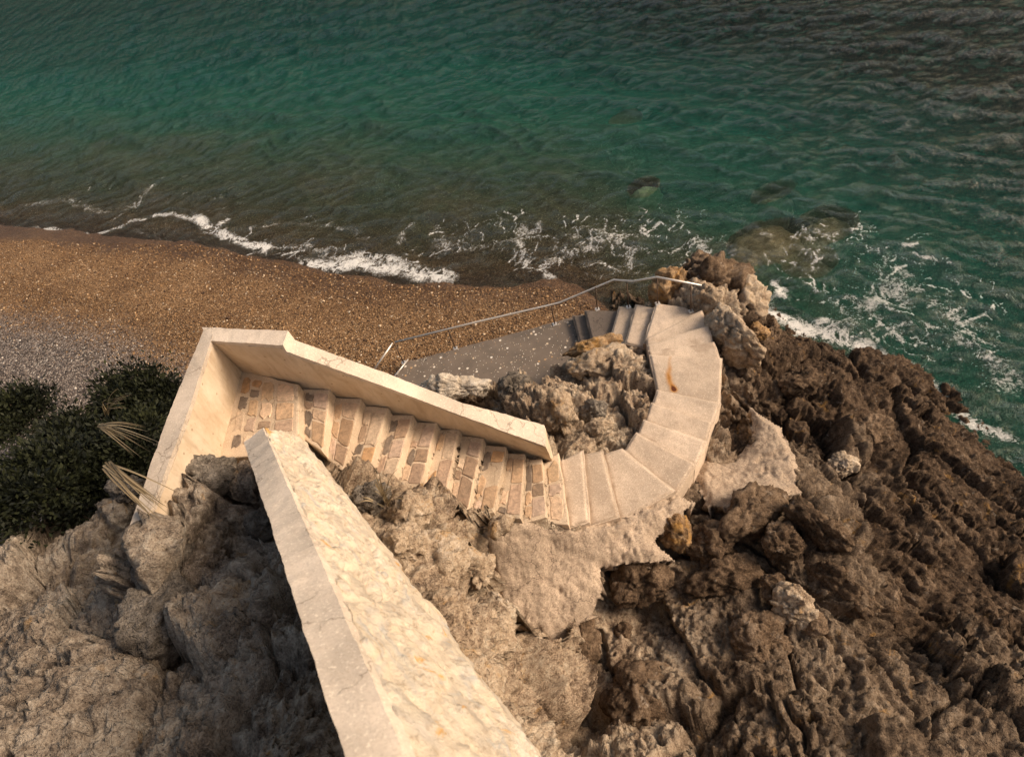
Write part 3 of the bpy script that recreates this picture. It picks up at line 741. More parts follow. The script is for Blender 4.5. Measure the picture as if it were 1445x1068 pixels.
# pebbles lying loose on the beach (uncountable)
def pebbles():
    n = 60000
    uv = np.column_stack([RNG.uniform(-60, 850, n), RNG.uniform(325, 620, n)])
    c = np.array([P(u, v, .7)[:2] for u, v in uv]); zc, s = bed(c)
    keep = (s < -.15) & (c[:, 1] > 6.2); c, zc, s = c[keep], zc[keep], s[keep]
    keep = ~inside(c, pp); c, zc, s = c[keep], zc[keep], s[keep]
    n = len(c); t = (1 + 5 ** .5) / 2
    iv = np.array([(-1, t, 0), (1, t, 0), (-1, -t, 0), (1, -t, 0), (0, -1, t), (0, 1, t), (0, -1, -t), (0, 1, -t), (t, 0, -1), (t, 0, 1), (-t, 0, -1), (-t, 0, 1)], float); iv /= np.linalg.norm(iv[0])
    fi = np.array([(0, 11, 5), (0, 5, 1), (0, 1, 7), (0, 7, 10), (0, 10, 11), (1, 5, 9), (5, 11, 4), (11, 10, 2), (10, 7, 6), (7, 1, 8), (3, 9, 4), (3, 4, 2), (3, 2, 6), (3, 6, 8), (3, 8, 9), (4, 9, 5), (2, 4, 11), (6, 2, 10), (8, 6, 7), (9, 8, 1)])
    r = RNG.lognormal(math.log(.016), .35, n); ang = RNG.uniform(0, 6.28, n)
    sx, sy, sz = r * RNG.uniform(.9, 1.5, n), r * RNG.uniform(.7, 1.1, n), r * RNG.uniform(.45, .8, n)
    x = iv[None, :, 0] * sx[:, None]; y = iv[None, :, 1] * sy[:, None]; zz = iv[None, :, 2] * sz[:, None]
    tx = RNG.uniform(-.35, .35, n)[:, None]
    zz = zz + x * tx
    V = np.stack([c[:, :1] + x * np.cos(ang)[:, None] - y * np.sin(ang)[:, None], c[:, 1:] + x * np.sin(ang)[:, None] + y * np.cos(ang)[:, None], zc[:, None] + zz + .4 * sz[:, None]], 2).reshape(-1, 3)
    Fc = (fi[None] + 12 * np.arange(n)[:, None, None]).reshape(-1, 3)
    pal = np.array([(.06, .03, .013), (.13, .07, .03), (.2, .115, .05), (.27, .16, .075), (.36, .235, .125), (.5, .38, .25), (.62, .52, .4)])
    palg = np.array([(.045, .036, .031), (.085, .067, .057), (.13, .103, .088), (.19, .155, .13), (.28, .24, .205), (.4, .35, .3), (.54, .49, .43)])
    k = RNG.choice(7, n, p=[.2, .26, .24, .17, .09, .03, .01]); g = (-s + RNG.normal(0, .6, n) > 4.9) & (c[:, 0] < -3.)
    col = np.where(g[:, None], palg[k], pal[k]) * RNG.uniform(.8, 1.2, (n, 1))
    col = np.repeat(np.column_stack([col, np.ones(n)]), 12, 0)
    tag(mesh_np('pebbles', V, Fc, M['pebble'], attrs={'tone': ('POINT', 'FLOAT_COLOR', col)}), 'loose brown and pale pebbles covering the beach', 'pebbles', kind='stuff')
pebbles()

# ---------------------------------------------------------------- cliff
ctrl = [P(*q) for q in [
    # left foreground under the walls
    (325, 655, 5.6), (350, 655, 5.55), (305, 675, 5.85), (345, 700, 5.75), (275, 712, 5.85), (240, 742, 5.95), (205, 765, 6.0), (180, 785, 5.9), (160, 800, 5.9), (250, 780, 5.9), (170, 880, 5.9), (280, 850, 5.9), (280, 905, 6.2), (380, 890, 6.5), (350, 750, 5.5), (375, 790, 5.9),
    (330, 800, 5.5), (300, 1000, 6.8), (100, 1000, 6.3), (20, 900, 5.4), (60, 780, 4.4), (180, 700, 4.2), (140, 700, 3.9), (90, 690, 3.6), (400, 1050, 7.4),
    # mound between stone stairs and near wall
    (430, 625, 5.45), (470, 665, 5.2), (520, 690, 5.0), (560, 700, 4.9), (610, 710, 4.6), (655, 740, 4.1), (680, 745, 3.75), (540, 740, 5.15), (600, 760, 4.7), (560, 810, 5.2), (620, 850, 5.0),
    (650, 790, 4.5), (665, 840, 4.5), (690, 890, 4.2), (700, 830, 3.5), (640, 900, 5.2), (690, 930, 4.3), (560, 880, 6.0), (600, 960, 5.8), (700, 1000, 4.2), (640, 1050, 5.0),
    # below the apron, right foreground
    (830, 890, 2.1), (900, 850, 1.9), (930, 820, 2.2), (800, 930, 2.2), (880, 920, 2.1), (970, 840, 2.0), (1000, 780, 2.3), (1030, 740, 2.5), (1000, 880, 2.3), (1060, 850, 2.5), (1080, 790, 2.6),
    (1120, 760, 2.65), (1150, 820, 2.7), (1120, 900, 2.6), (1200, 860, 2.5), (1180, 760, 2.3), (1250, 850, 2.0), (1285, 880, 1.9), (1150, 1000, 3.0), (950, 1000, 2.6), (1300, 1000, 2.5), (820, 1040, 2.7),
    # right headland
    (1140, 700, 2.3), (1170, 690, 1.75), (1210, 720, 1.6), (1150, 620, 1.7), (1120, 560, 1.55), (1060, 545, 1.75), (1035, 560, 1.5), (1030, 610, 1.25), (1045, 530, 1.5), (1050, 505, 1.25), (1090, 500, 1.0),
    (1150, 520, .95), (1200, 560, 1.1), (1200, 620, 1.35), (1250, 600, .9), (1270, 660, 1.1), (1250, 740, 1.5), (1300, 780, 1.5), (1110, 478, .45), (1160, 482, .4), (1210, 488, .3), (1250, 500, .15), (1290, 520, 0.),
    (1330, 580, .2), (1360, 620, .3), (1390, 700, .8), (1400, 800, 1.3), (1400, 900, 1.9), (1430, 1000, 2.2), (1400, 560, -.6), (1440, 640, -.3),
    # outcrop round the lower landing
    (1000, 425, 1.85), (960, 425, 1.8), (930, 410, 1.3), (1035, 440, 1.6), (1020, 395, 1.3), (960, 390, .9), (1055, 440, .9), (1085, 455, .1), (1060, 400, -.5), (900, 415, .2), (1015, 490, 1.8),
    (880, 410, -.5), (860, 425, .1),
    # between path and curved stairs
    (845, 500, 1.9), (870, 490, 1.95), (900, 500, 2.05), (845, 520, 1.95), (810, 520, 1.55), (885, 540, 2.0), (830, 560, 2.25), (870, 590, 2.4), (840, 600, 2.7), (800, 560, 2.6), (780, 580, 3.0), (760, 560, 2.5),
    (730, 555, 2.3), (700, 550, 2.0), (800, 620, 3.2), (650, 545, 2.2), (600, 540, 1.6), (780, 620, 3.15), (900, 565, 2.35), (880, 615, 2.75)]]
ctrl += [np.array(q, float) for q in [(-4.6, 6.5, 1.9), (-4.7, 5, 3.2), (-5.2, 7.4, 1.45), (-6, 5.5, 2.6), (-7, 6.5, 1.9), (-8, 8.2, 1.1), (-10, 7, 2.4), (-12, 8.8, 1.3), (-14, 8, 2.3), (-16, 10, 1.2), (-9, 4.5, 4.6), (-13, 4, 6), (-6.5, 3, 5.), (-8, 0, 7), (-4, 0, 7.5),
         (-3, -2, 9), (0, -2, 6.), (3, -2, 4), (6, -2, 3.5), (10, -2, 2.5), (12.5, 0, 0.6), (13, 4, -1.5), (10, 7, -1.8), (7, 9, -2), (4.5, 10, -1.6), (3, 10.2, -.9), (0, 10, -.6), (-3, 9.5, .1), (-4.5, 8.3, .6), (-6, 9, .4), (-10, 10.5, .2), (-16, 12, .3),
         (-3.7, 7.0, 2.), (-2, 6.6, 2.2), (-1, 6.8, 1.6), (-16, 0, 9), (2.5, 5.2, 2.2), (1.2, 4.4, 2.6), (2.9, 7.4, 1.2), (3.6, 8.1, 1.3)]]
ctrl += [P(u - 2, v + 9, zs[k] + (.12 if k < 8 else .02)) for k, (u, v) in enumerate(BOTS)] + [P(u + 4, v - 14, zs[k] - .02) for k, (u, v) in enumerate(BOTS)]
hf = RBF(ctrl, .06)
bx = np.arange(-16., 13.01, .08); by = np.arange(-2.6, 11.01, .08); X, Y = np.meshgrid(bx, by)
bxy = np.stack([X.ravel(), Y.ravel()], 1); bh = np.maximum(hf(bxy), -2.4)
nx_, ny_ = len(bx), len(by); top_f = grid_faces(nx_, ny_); nb = len(bxy)
rim = list(range(nx_)) + [j * nx_ + nx_ - 1 for j in range(1, ny_)] + [(ny_ - 1) * nx_ + i for i in range(nx_ - 2, -1, -1)] + [j * nx_ for j in range(ny_ - 2, 0, -1)]
sv = np.vstack([np.column_stack([bxy, bh]), np.column_stack([bxy[rim], np.full(len(rim), -3.2)])])
sfc = [tuple(f) for f in top_f] + [(rim[i], nb + i, nb + (i + 1) % len(rim), rim[(i + 1) % len(rim)]) for i in range(len(rim))] + [tuple(range(nb, nb + len(rim)))]
base_o = mesh_np('cliff_base', sv, sfc, M['cliff'])
rm = base_o.modifiers.new('r', 'REMESH'); rm.mode = 'VOXEL'; rm.voxel_size = .031
dg = bpy.context.evaluated_depsgraph_get(); em = bpy.data.meshes.new_from_object(base_o.evaluated_get(dg))
bpy.data.objects.remove(base_o)
nv_ = len(em.vertices); p3 = np.empty(nv_ * 3, np.float32); em.vertices.foreach_get('co', p3); p3 = p3.reshape(-1, 3).astype(float)
N = np.empty(nv_ * 3, np.float32); em.vertex_normals.foreach_get('vector', N); N = N.reshape(-1, 3).astype(float)
fv = np.empty(len(em.loops), np.int32); em.loops.foreach_get('vertex_index', fv)
assert len(em.loops) == 4 * len(em.polygons); fc = fv.reshape(-1, 4)
bpy.data.meshes.remove(em)
live = (p3[:, 2] > -1.9) & (N[:, 2] > -.2) & (p3[:, 0] > -15.9) & (p3[:, 0] < 12.9) & (p3[:, 1] > -2.5) & (p3[:, 1] < 10.9)
fc = fc[live[fc].all(1)]; used = np.unique(fc); mp_ = -np.ones(nv_, int); mp_[used] = np.arange(len(used))
p3 = p3[used]; N = N[used]; fc = mp_[fc]; xy = p3[:, :2]
wq = p3 + .18 * np.stack([fbm(p3 * 1.7 + 40 * j, 3, 60 + j) for j in range(3)], 1)
A_, B_ = P(1140, 700, 2.3), P(1285, 885, 1.9); an_ = math.atan2(B_[1] - A_[1], B_[0] - A_[0])
st_ = np.array([.5, 1., 1.]); ca_, sa_ = math.cos(-an_), math.sin(-an_)           # ribs run down the headland
wq = wq + .05 * np.stack([fbm(p3 * 7 + 40 * j, 4, 160 + j, .6) for j in range(3)], 1)
wr = np.column_stack([wq[:, 0] * ca_ - wq[:, 1] * sa_, wq[:, 0] * sa_ + wq[:, 1] * ca_, wq[:, 2]]) * st_
reg = sstep(-.25, .35, fbm(p3 * .55, 3, 170))                                      # massive rock here, rubbly rock there
v1, e1 = blocks(wr * 1.0, 5, 1.1, .8); big = v1 * .34 - .2 * (1 - sstep(0, .06, e1))
v2, e2 = blocks(wr * 2.6 + 7, 15, 1.1, .35); mid = (v2 * .17 - .07 * (1 - sstep(0, .06, e2))) * (.45 + .8 * reg)
v3, e3 = blocks(wq * 6. + 3, 25, 1.2, .3); sml = (v3 * .075 - .02 * (1 - sstep(0, .08, e3))) * (.5 + .7 * reg)
v4, e4 = blocks(wq * 13 + 9, 29, 1.2, .4); sml = sml + v4 * .034
v5, e5 = blocks(wq * 27 + 9, 39, 1.2, .5); sml = sml + v5 * .014
rough = fbm(p3 * 2.3, 5, 33, .55) * .12 - np.abs(fbm(wq * 5, 5, 37, .6)) * .12 + fbm(p3 * 20, 2, 35) * .022
f1_, _, c1_ = worley(wq * 3.4, 190); f2_, _, c2_ = worley(wq * 9, 194)
hole = -.15 * np.clip(1 - (f1_ / .34) ** 2, 0, 1) * (c1_ > .62) - .06 * np.clip(1 - (f2_ / .36) ** 2, 0, 1) * (c2_ > .5)
pits = hole - .08 * sstep(.25, .55, fbm(p3 * 3.3, 3, 90)) - .05 * sstep(.2, .5, fbm(p3 * 9, 2, 92))
x_, y_ = xy.T
rightness = sstep(.6, 2.6, x_ + .35 * (4 - y_))          # blocky cracked rock on the right, spongy weathered rock on the left
disp = .03 + rightness * (hole * .4 + big + mid * 1.1 + sml * 1. + rough * .6) + (1 - rightness) * (big * 1.15 + mid * .8 + sml * .9 + rough * 1.3 + pits)
pos = p3 + N * disp[:, None]
# keep below everything built on it
for poly, zt in polys:
    a = np.array(poly); lo, hi = a.min(0) - .1, a.max(0) + .1
    m = np.where((pos[:, 0] > lo[0]) & (pos[:, 0] < hi[0]) & (pos[:, 1] > lo[1]) & (pos[:, 1] < hi[1]))[0]
    if not len(m): continue
    ins = inside(pos[m][:, :2], poly); m = m[ins]
    if not len(m): continue
    if callable(zt):
        ee = segdist(pos[m][:, :2], list(poly) + [poly[0]]); k3 = pos[m]
        lim = zt(pos[m][:, :2]) - .16 + .24 * (1 - sstep(.0, .3, ee)) * (.5 + 1.2 * fbm(k3 * np.array([4, 4, 0.]), 4, 77))
    else: lim = zt - .06
    pos[m, 2] = np.minimum(pos[m, 2], lim)
wetf = sstep(2.9, 1.5, pos[:, 2] + .5 * fbm(p3 * .8, 3, 44)) * sstep(2.6, 4.2, x_ + .55 * (5.5 - y_) + .5 * fbm(p3 * .7, 3, 45))
wetf = np.maximum(wetf, .72 * sstep(1.1, 2.3, x_ + .35 * (4 - y_) + .6 * fbm(p3 * .9, 4, 48)) * sstep(5.6, 4.2, pos[:, 1] - .3 * pos[:, 0] + 1.2))
wetf = np.maximum(wetf, sstep(.8, .15, pos[:, 2] + .2 * fbm(p3 * 2, 2, 46)) * .9)
greyf = sstep(.1, -.7, (pos[:, 0] - lerp(E0, E1, .5)[0]) + (pos[:, 1] - lerp(E0, E1, .5)[1]) * .52 + .5 * fbm(p3 * .9, 3, 49)) * sstep(-9., -6., -pos[:, 1])  # weathered grey rock left of the wall, with the wall's shade painted in
bz, _ = bed(pos[:, :2])
buried = (pos[:, 2] < bz - .45) | ((pos[:, 2] < -1.6))
fc = fc[~buried[fc].all(1)]
used = np.unique(fc); mp_ = -np.ones(len(pos), int); mp_[used] = np.arange(len(used))
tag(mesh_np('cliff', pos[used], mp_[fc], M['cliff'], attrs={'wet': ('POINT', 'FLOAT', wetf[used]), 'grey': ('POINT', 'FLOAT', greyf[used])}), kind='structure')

# ---------------------------------------------------------------- boulders
def ico(sub):
    bm = bmesh.new(); bmesh.ops.create_icosphere(bm, subdivisions=sub, radius=1.)
    V = np.array([v.co[:] for v in bm.verts]); Fc = np.array([[v.index for v in f.verts] for f in bm.faces]); bm.free(); return V, Fc
ICO = {k: ico(k) for k in (3, 4, 5, 6)}
def ground(u, v, off):
    zz = 3.
    for _ in range(12): zz = .5 * zz + .5 * (float(hf(P(u, v, zz)[None, :2])[0]) + off)
    return zz
def boulder(c, rad, mat, label, seed, rot=0., sub=5, angular=.8, cat='boulder', name='boulder', group=None, lump=1., dlo=.68, dhi=.98):
    V, Fc = ICO[sub]; r = np.random.default_rng(seed)
    nrm = r.normal(size=(13, 3)); nrm /= np.linalg.norm(nrm, axis=1)[:, None]
    d = r.uniform(dlo, dhi, 13)
    dots = np.maximum(V @ nrm.T, 1e-3); cut = np.sort(d[None] / dots, 1)
    rr = np.minimum(1.08, cut[:, 0]); rr = 1 + (rr - 1) * angular
    w = V * rr[:, None] * np.array(rad)
    sc = 1 / max(rad); q = w + seed * 3.7
    q2 = q + .12 * max(rad) * np.stack([fbm(q * 3 * sc + 9 * j, 3, seed + j) for j in range(3)], 1)
    v1, e1 = blocks(q2 * 1.5 * sc, seed + 4, .9); v2, e2 = blocks(q2 * 4.2 * sc, seed + 14, .9); v3, e3 = blocks(q2 * 11 * sc, seed + 24, .8)
    dn_ = fbm(q * 1.6 * sc, 3, seed) * .14 + (.5 - np.abs(fbm(q * 6 * sc, 4, seed + 3))) * .07
    dn_ = dn_ + lump * (v1 * .26 - .09 * (1 - sstep(0, .07, e1)) + v2 * .11 - .045 * (1 - sstep(0, .1, e2)) + v3 * .05) - np.abs(fbm(q * 5 * sc, 5, seed + 41, .65)) * .1
    w2 = w + V * (dn_ * np.mean(rad))[:, None] + V * (fbm(q * 22, 2, seed + 8) * .012)[:, None]
    ca, sa = math.cos(rot), math.sin(rot)
    w3 = np.column_stack([w2[:, 0] * ca - w2[:, 1] * sa, w2[:, 0] * sa + w2[:, 1] * ca, w2[:, 2]])
    o = mesh_np(name, w3, Fc, mat); o.location = [float(k) for k in c]
    return tag(o, label, cat, group)

BL = [
 # px, z centre, radii, rot, mat, label, seed
 ((1008, 404), 1.35, (.85, .62, .85), .3, 'brown_rock', 'tall brown outcrop boulder at the seaward tip behind the handrail end', 11),
 ((948, 412), 1.5, (.5, .42, .6), -.3, 'orange_rock', 'ochre rounded boulder directly behind the handrail posts', 12),
 ((1040, 437), 1.0, (.72, .55, .85), -.6, 'tan_rock', 'tan boulder dropping into the surf right of the outcrop tip', 13),
 ((985, 388), .95, (.5, .4, .6), .4, 'brown_rock', 'dark brown boulder at the top of the outcrop touching the green water', 14),
 ((997, 425), 1.75, (.42, .34, .4), .1, 'tan_rock', 'knobbly tan rock on the landing edge below the handrail end', 15),
 ((1030, 474), 1.85, (.34, .78, .55), .35, 'tan_rock', 'upright pitted tan slab of rock leaning beside the curved steps', 16),
 ((1068, 472), 1.15, (.25, .23, .24), 0, 'orange_rock', 'small round reddish boulder lodged between slab rock and surf', 17),
 ((1088, 466), .8, (.26, .2, .3), .5, 'brown_rock', 'dark wedge of rock behind the small round reddish boulder', 18),
 ((845, 518), 1.95, (.66, .34, .36), -.15, 'tan_rock', 'large tan boulder under the dark lower steps with an ochre ridge', 19),
 ((838, 488), 1.8, (.62, .2, .22), -.12, 'orange_rock', 'long ochre ridge rock along the inner edge of the lower steps', 20),
 ((786, 583), 2.9, (.34, .42, .5), .2, 'tan_rock', 'tall pale pitted boulder just beyond the low end of the parapet', 21),
 ((727, 552), 2.35, (.36, .3, .36), .5, 'grey_rock', 'rounded grey boulder between the parapet and the pebble path', 22),
 ((838, 580), 2.65, (.24, .18, .2), .1, 'grey_rock', 'small grey stone in the hollow inside the stair curve', 23),
 ((845, 604), 2.85, (.27, .14, .16), .0, 'tan_rock', 'small flat whitish stone at the inner edge of the curved stairs', 24),
 ((634, 546), 2.2, (.85, .22, .28), -.38, 'pale_rock', 'whitish rock showing over the parapet beside the path', 25),
 ((1058, 722), 2.5, (.62, .3, .34), .35, 'brown_rock', 'big flat-topped dark boulder below the speckled mortar patch', 26),
 ((950, 748), 2.5, (.28, .3, .36), .5, 'orange_rock', 'yellow-ochre rock breaking out of the mortar apron edge', 27),
 ((1000, 768), 2.3, (.36, .34, .36), .2, 'brown_rock', 'blocky brown boulder right of the yellow-ochre rock', 28),
 ((905, 822), 2.35, (.46, .3, .4), .1, 'brown_rock', 'brown conglomerate block hanging under the apron lip', 29),
 ((1105, 765), 2.6, (.26, .26, .28), .0, 'brown_rock', 'rounded brown stone below the flat-topped boulder', 30),
 ((1020, 812), 2.3, (.5, .32, .32), -.2, 'brown_rock', 'broad brown boulder in the lower right gully', 31),
 ((1120, 855), 2.65, (.24, .28, .26), .0, 'tan_rock', 'oval light brown stone in the lower right gully', 32),
 ((1075, 900), 2.5, (.4, .36, .36), .3, 'brown_rock', 'cracked brown boulder at the foot of the lower right gully', 33),
 ((985, 846), 2.1, (.13, .12, .12), .0, 'grey_rock', 'little round grey stone in the dark gap of the gully', 34),
 ((1190, 830), 2.35, (.3, .5, .3), .5, 'brown_rock', 'elongated brown rock lying along the sloping ledge at lower right', 35),
 ((298, 682), 5.6, (.4, .36, .36), .1, 'grey_rock', 'grey weathered boulder filling the corner between the two walls', 36),
 ((245, 800), 5.75, (.4, .34, .36), .4, 'grey_rock', 'pitted grey boulder below the end of the left parapet arm', 37),
 ((180, 690), 4.0, (.3, .26, .24), .0, 'grey_rock', 'smooth grey boulder in the dark undergrowth left of the parapet', 38),
 ((330, 870), 5.9, (.36, .44, .36), .5, 'tan_rock', 'smooth brown boulder leaning against the boundary wall', 39),
 ((230, 870), 5.8, (.5, .4, .4), .2, 'grey_rock', 'broad grey boulder in the lower left corner of the rocks', 40),
 ((370, 740), 5.75, (.18, .16, .2), .3, 'grey_rock', 'small angular stone wedged under the boundary wall coping', 41),
 ((578, 725), 4.85, (.34, .3, .3), .3, 'tan_rock', 'spongy pale boulder crowning the mound beside the stone steps', 42),
 ((600, 800), 4.7, (.5, .4, .36), .2, 'tan_rock', 'large yellowish boulder between the boundary wall and the apron', 43),
 ((1080, 360), -.52, (1.15, .85, .42), .2, 'sub_rock', 'large yellowish boulder just under the water off the outcrop tip', 44),
 ((1054, 380), -.3, (.32, .24, .26), .0, 'sub_rock', 'small pale submerged stone beside the large yellowish boulder', 45),
 ((1158, 347), -.72, (.95, .7, .5), .4, 'sub_rock', 'dim submerged boulder right of the large yellowish one', 46),
 ((909, 283), -.52, (.55, .42, .36), .3, 'algae_rock', 'pale green submerged rock glowing in the open water', 47),
 ((1085, 310), -1.0, (.75, .4, .6), .2, 'sub_rock', 'faint long brown rock under water above the large yellowish boulder', 48),
 ((885, 220), -1.5, (.6, .5, .5), .2, 'sub_rock', 'faint dark rock deep under the green water near the top', 49),
 ((1135, 400), -.8, (.7, .6, .5), .2, 'sub_rock', 'submerged rock with foam below the dim boulder', 50),
]
BL += [((u, v), ground(u, v, off), rad, rot, mt, lab, sd) for (u, v), off, rad, rot, mt, lab, sd in [
 ((566, 772), .02, (.3, .24, .26), .5, 'tan_rock', 'pitted pale knob of rock halfway down the mound beside the boundary wall', 61),
 ((640, 795), .0, (.36, .22, .24), -.2, 'tan_rock', 'ledge-like tan rock on the steep slope above the mortar apron', 62),
 ((622, 868), .02, (.32, .26, .26), .6, 'tan_rock', 'crumbling tan rock low on the slope beside the boundary wall', 63),
 ((680, 905), .0, (.34, .28, .28), .1, 'tan_rock', 'split tan rock at the lower end of the mortar apron', 64),
 ((520, 700), .05, (.26, .2, .22), .3, 'grey_rock', 'grey hollowed knob of rock beside the dry grass tuft', 65),
 ((680, 806), .14, (.24, .17, .2), .9, 'tan_rock', 'rough tan stone at the mouth of the dark hollow beside the apron', 73),
 ((706, 856), .12, (.26, .16, .18), -.9, 'tan_rock', 'tan stone wedged along the lower left edge of the apron', 74),
 ((705, 742), .1, (.2, .13, .16), .2, 'tan_rock', 'little tan stone tucked under the ends of the stone steps', 75),
 ((820, 905), .05, (.36, .3, .3), .7, 'brown_rock', 'dark broken rock just below the tip of the mortar apron', 66),
 ((1150, 745), .1, (.5, .24, .34), -1.1, 'brown_rock', 'long ribbed brown rock running down the right-hand ledge', 67),
 ((1225, 610), .05, (.42, .3, .3), .4, 'brown_rock', 'big dark lump on the middle of the seaward slope', 68),
 ((1130, 540), .05, (.46, .3, .32), .2, 'brown_rock', 'dark ridge boulder above the surf line right of the curved stairs', 69),
 ((1190, 655), .05, (.24, .2, .22), .0, 'tan_rock', 'pale-topped rock standing out on the dark seaward slope', 70),
 ((640, 985), .05, (.5, .4, .36), .0, 'tan_rock', 'large tan rock at the bottom beside the boundary wall', 71),
 ((900, 985), .05, (.55, .4, .4), .5, 'brown_rock', 'large brown rock at the bottom of the right-hand gully', 72)]]
for (u, v), zc, rad, rot, mt, lab, sd in BL:
    c = P(u, v, zc)
    if zc < -.2: SUB.append((c[0], c[1], zc, rad, rot))
    boulder(c, rad, M[mt], lab, sd, rot, 5 if max(rad) > .2 else 4, .85 if zc > -.2 else .6, 'boulder' if max(rad) > .22 else 'stone', 'boulder' if max(rad) > .22 else 'stone', lump=1. if zc > -.2 else .4, dlo=.68 if zc > -.2 else .9, dhi=.98 if zc > -.2 else 1.06)
# loose stones scattered in the gullies
for k, (u, v, zz, r_) in enumerate([(1090, 820, 2.55, .13), (1105, 835, 2.6, .12), (1085, 838, 2.5, .1), (960, 870, 2.05, .12), (1010, 870, 2.3, .13), (880, 890, 2.1, .12), (1150, 880, 2.65, .14), (1035, 655, 1.4, .14), (1010, 640, 1.4, .13)]):
    boulder(P(u, v, zz), (r_ * 1.2, r_, r_ * .9), M['brown_rock'], 'loose brown stone among the dark rocks of the right-hand gully', 200 + k, k * .7, 4, .8, 'stone', 'stone', 'loose stones in the gully')

# ---------------------------------------------------------------- sea
gx = spread(-16, 11.5, .05, 1.03, -1600, 1600); gy = spread(4, 23, .05, 1.03, -1600, 1600)
X, Y = np.meshgrid(gx, gy); xy = np.stack([X.ravel(), Y.ravel()], 1)
zb, s = bed(xy); p3 = np.column_stack([xy, 0 * zb])
for cx, cy, zc, rad, rot in SUB:
    dx, dy = xy[:, 0] - cx, xy[:, 1] - cy; ca, sa = math.cos(rot), math.sin(rot)
    e = ((dx * ca + dy * sa) / rad[0]) ** 2 + ((-dx * sa + dy * ca) / rad[1]) ** 2
    zb = np.maximum(zb, np.where(e < .98, zc + rad[2] * .95 * np.sqrt(np.clip(1.02 - e * .9, 0, 1)), -9))
depth = np.clip(-zb, 0, 8)
near = np.exp(-np.maximum(np.hypot(xy[:, 0], xy[:, 1] - 12) - 25, 0) / 30)
wave = np.zeros(len(xy))
ph = .9 * fbm(p3 * .35, 3, 7)
sn = np.array([-.52, -.85])       # running towards the beach
for lam, amp, da, sd in ((2.6, .042, 0, 1), (1.5, .028, .35, 2), (1.05, .02, -.45, 3), (.66, .011, .7, 4), (.45, .007, -.2, 5)):
    ca, sa = math.cos(da), math.sin(da); dr = np.array([sn[0] * ca - sn[1] * sa, sn[0] * sa + sn[1] * ca])
    q = (xy @ dr) / lam * 6.283 + 5 * fbm(p3 * (.55 / lam), 3, 80 + sd)
    wave += amp * (1 - np.abs(np.sin(q / 2)) * 2 + .3 * np.cos(q)) * (.55 + .9 * (vnoise(p3 * .5 / lam, 90 + sd) * .5 + .5))
wave += .03 * fbm(p3 * 1.6, 4, 99)
wave *= near * sstep(0., 1.6, np.maximum(s, 0) + .25) 
zsea = wave + .0
FO = [  # foam streaks: polyline px, width m, strength
 ([(120, 335), (158, 326), (185, 313), (212, 306), (240, 300), (268, 306), (290, 318), (305, 326)], .14, .75), ([(270, 307), (290, 318), (303, 325), (318, 312)], .26, .95), ([(308, 328), (330, 336), (350, 343), (380, 346)], .25, 1.0),
 ([(158, 312), (180, 295), (213, 262)], .22, .66), ([(158, 300), (190, 288)], .2, .55), ([(190, 322), (210, 330), (245, 342), (275, 336)], .22, .5),
 ([(380, 346), (420, 350), (450, 352), (475, 350)], .18, .62), ([(430, 372), (470, 374), (500, 373), (540, 380), (585, 385), (625, 389)], .36, .98), ([(480, 366), (500, 362), (545, 364), (570, 374)], .3, .8),
 ([(360, 320), (400, 312), (470, 318), (520, 335)], .22, .5), ([(560, 340), (570, 325), (580, 315)], .2, .58), ([(620, 345), (655, 348), (690, 345), (720, 340), (735, 325)], .3, .6),
 ([(728, 342), (735, 355), (740, 372), (755, 382)], .16, .7), ([(740, 330), (755, 325), (765, 313)], .2, .66), ([(760, 382), (775, 395), (790, 410), (810, 418)], .25, .72), ([(765, 372), (790, 360), (830, 350), (860, 340), (890, 345)], .3, .6),
 ([(840, 330), (870, 336), (890, 350), (895, 370)], .3, .62), ([(780, 350), (800, 338), (850, 328), (905, 335)], .3, .55), ([(820, 368), (860, 366), (880, 380)], .25, .5), ([(980, 335), (995, 345), (1000, 356)], .2, .72), ([(1020, 345), (1035, 362)], .2, .5),
 ([(1080, 440), (1110, 452), (1130, 465), (1165, 472), (1200, 477), (1225, 487)], .27, 1.0), ([(1098, 395), (1106, 405), (1110, 418)], .2, .85), ([(1100, 410), (1092, 432), (1084, 448)], .28, .62), ([(1130, 465), (1160, 455), (1180, 470)], .25, .8),
 ([(1225, 487), (1262, 505), (1290, 525), (1330, 560), (1370, 600), (1420, 620)], .22, .78), ([(1235, 430), (1250, 410), (1262, 425), (1270, 400), (1290, 405)], .34, .68), ([(1160, 340), (1200, 325), (1240, 322)], .3, .5), ([(1185, 440), (1200, 420), (1215, 432)], .3, .6), ([(1225, 380), (1255, 365), (1285, 385)], .3, .55),
 ([(1200, 460), (1230, 440), (1260, 460), (1300, 480)], .4, .55), ([(1320, 430), (1380, 480), (1420, 540)], .5, .6), ([(20, 325), (70, 322), (120, 333)], .25, .8), ([(30, 290), (90, 280), (150, 300)], .3, .55)]
foam = np.zeros(len(xy))
wxy = xy + .22 * np.stack([fbm(p3 * 1.2, 3, 61), fbm(p3 * 1.2 + 50, 3, 62)], 1)
sel = (np.abs(xy[:, 0]) < 24) & (xy[:, 1] < 34) & (xy[:, 1] > 0)
for pl, w_, st_ in FO:
    pts = [P(u, v, 0)[:2] for u, v in pl]
    a = np.array(pts); lo, hi = a.min(0) - 4 * w_, a.max(0) + 4 * w_
    m = np.where(sel & (xy[:, 0] > lo[0]) & (xy[:, 0] < hi[0]) & (xy[:, 1] > lo[1]) & (xy[:, 1] < hi[1]))[0]
    d = segdist(wxy[m], pts); foam[m] = np.maximum(foam[m], st_ * np.exp(-(d / w_) ** 2 * .7))
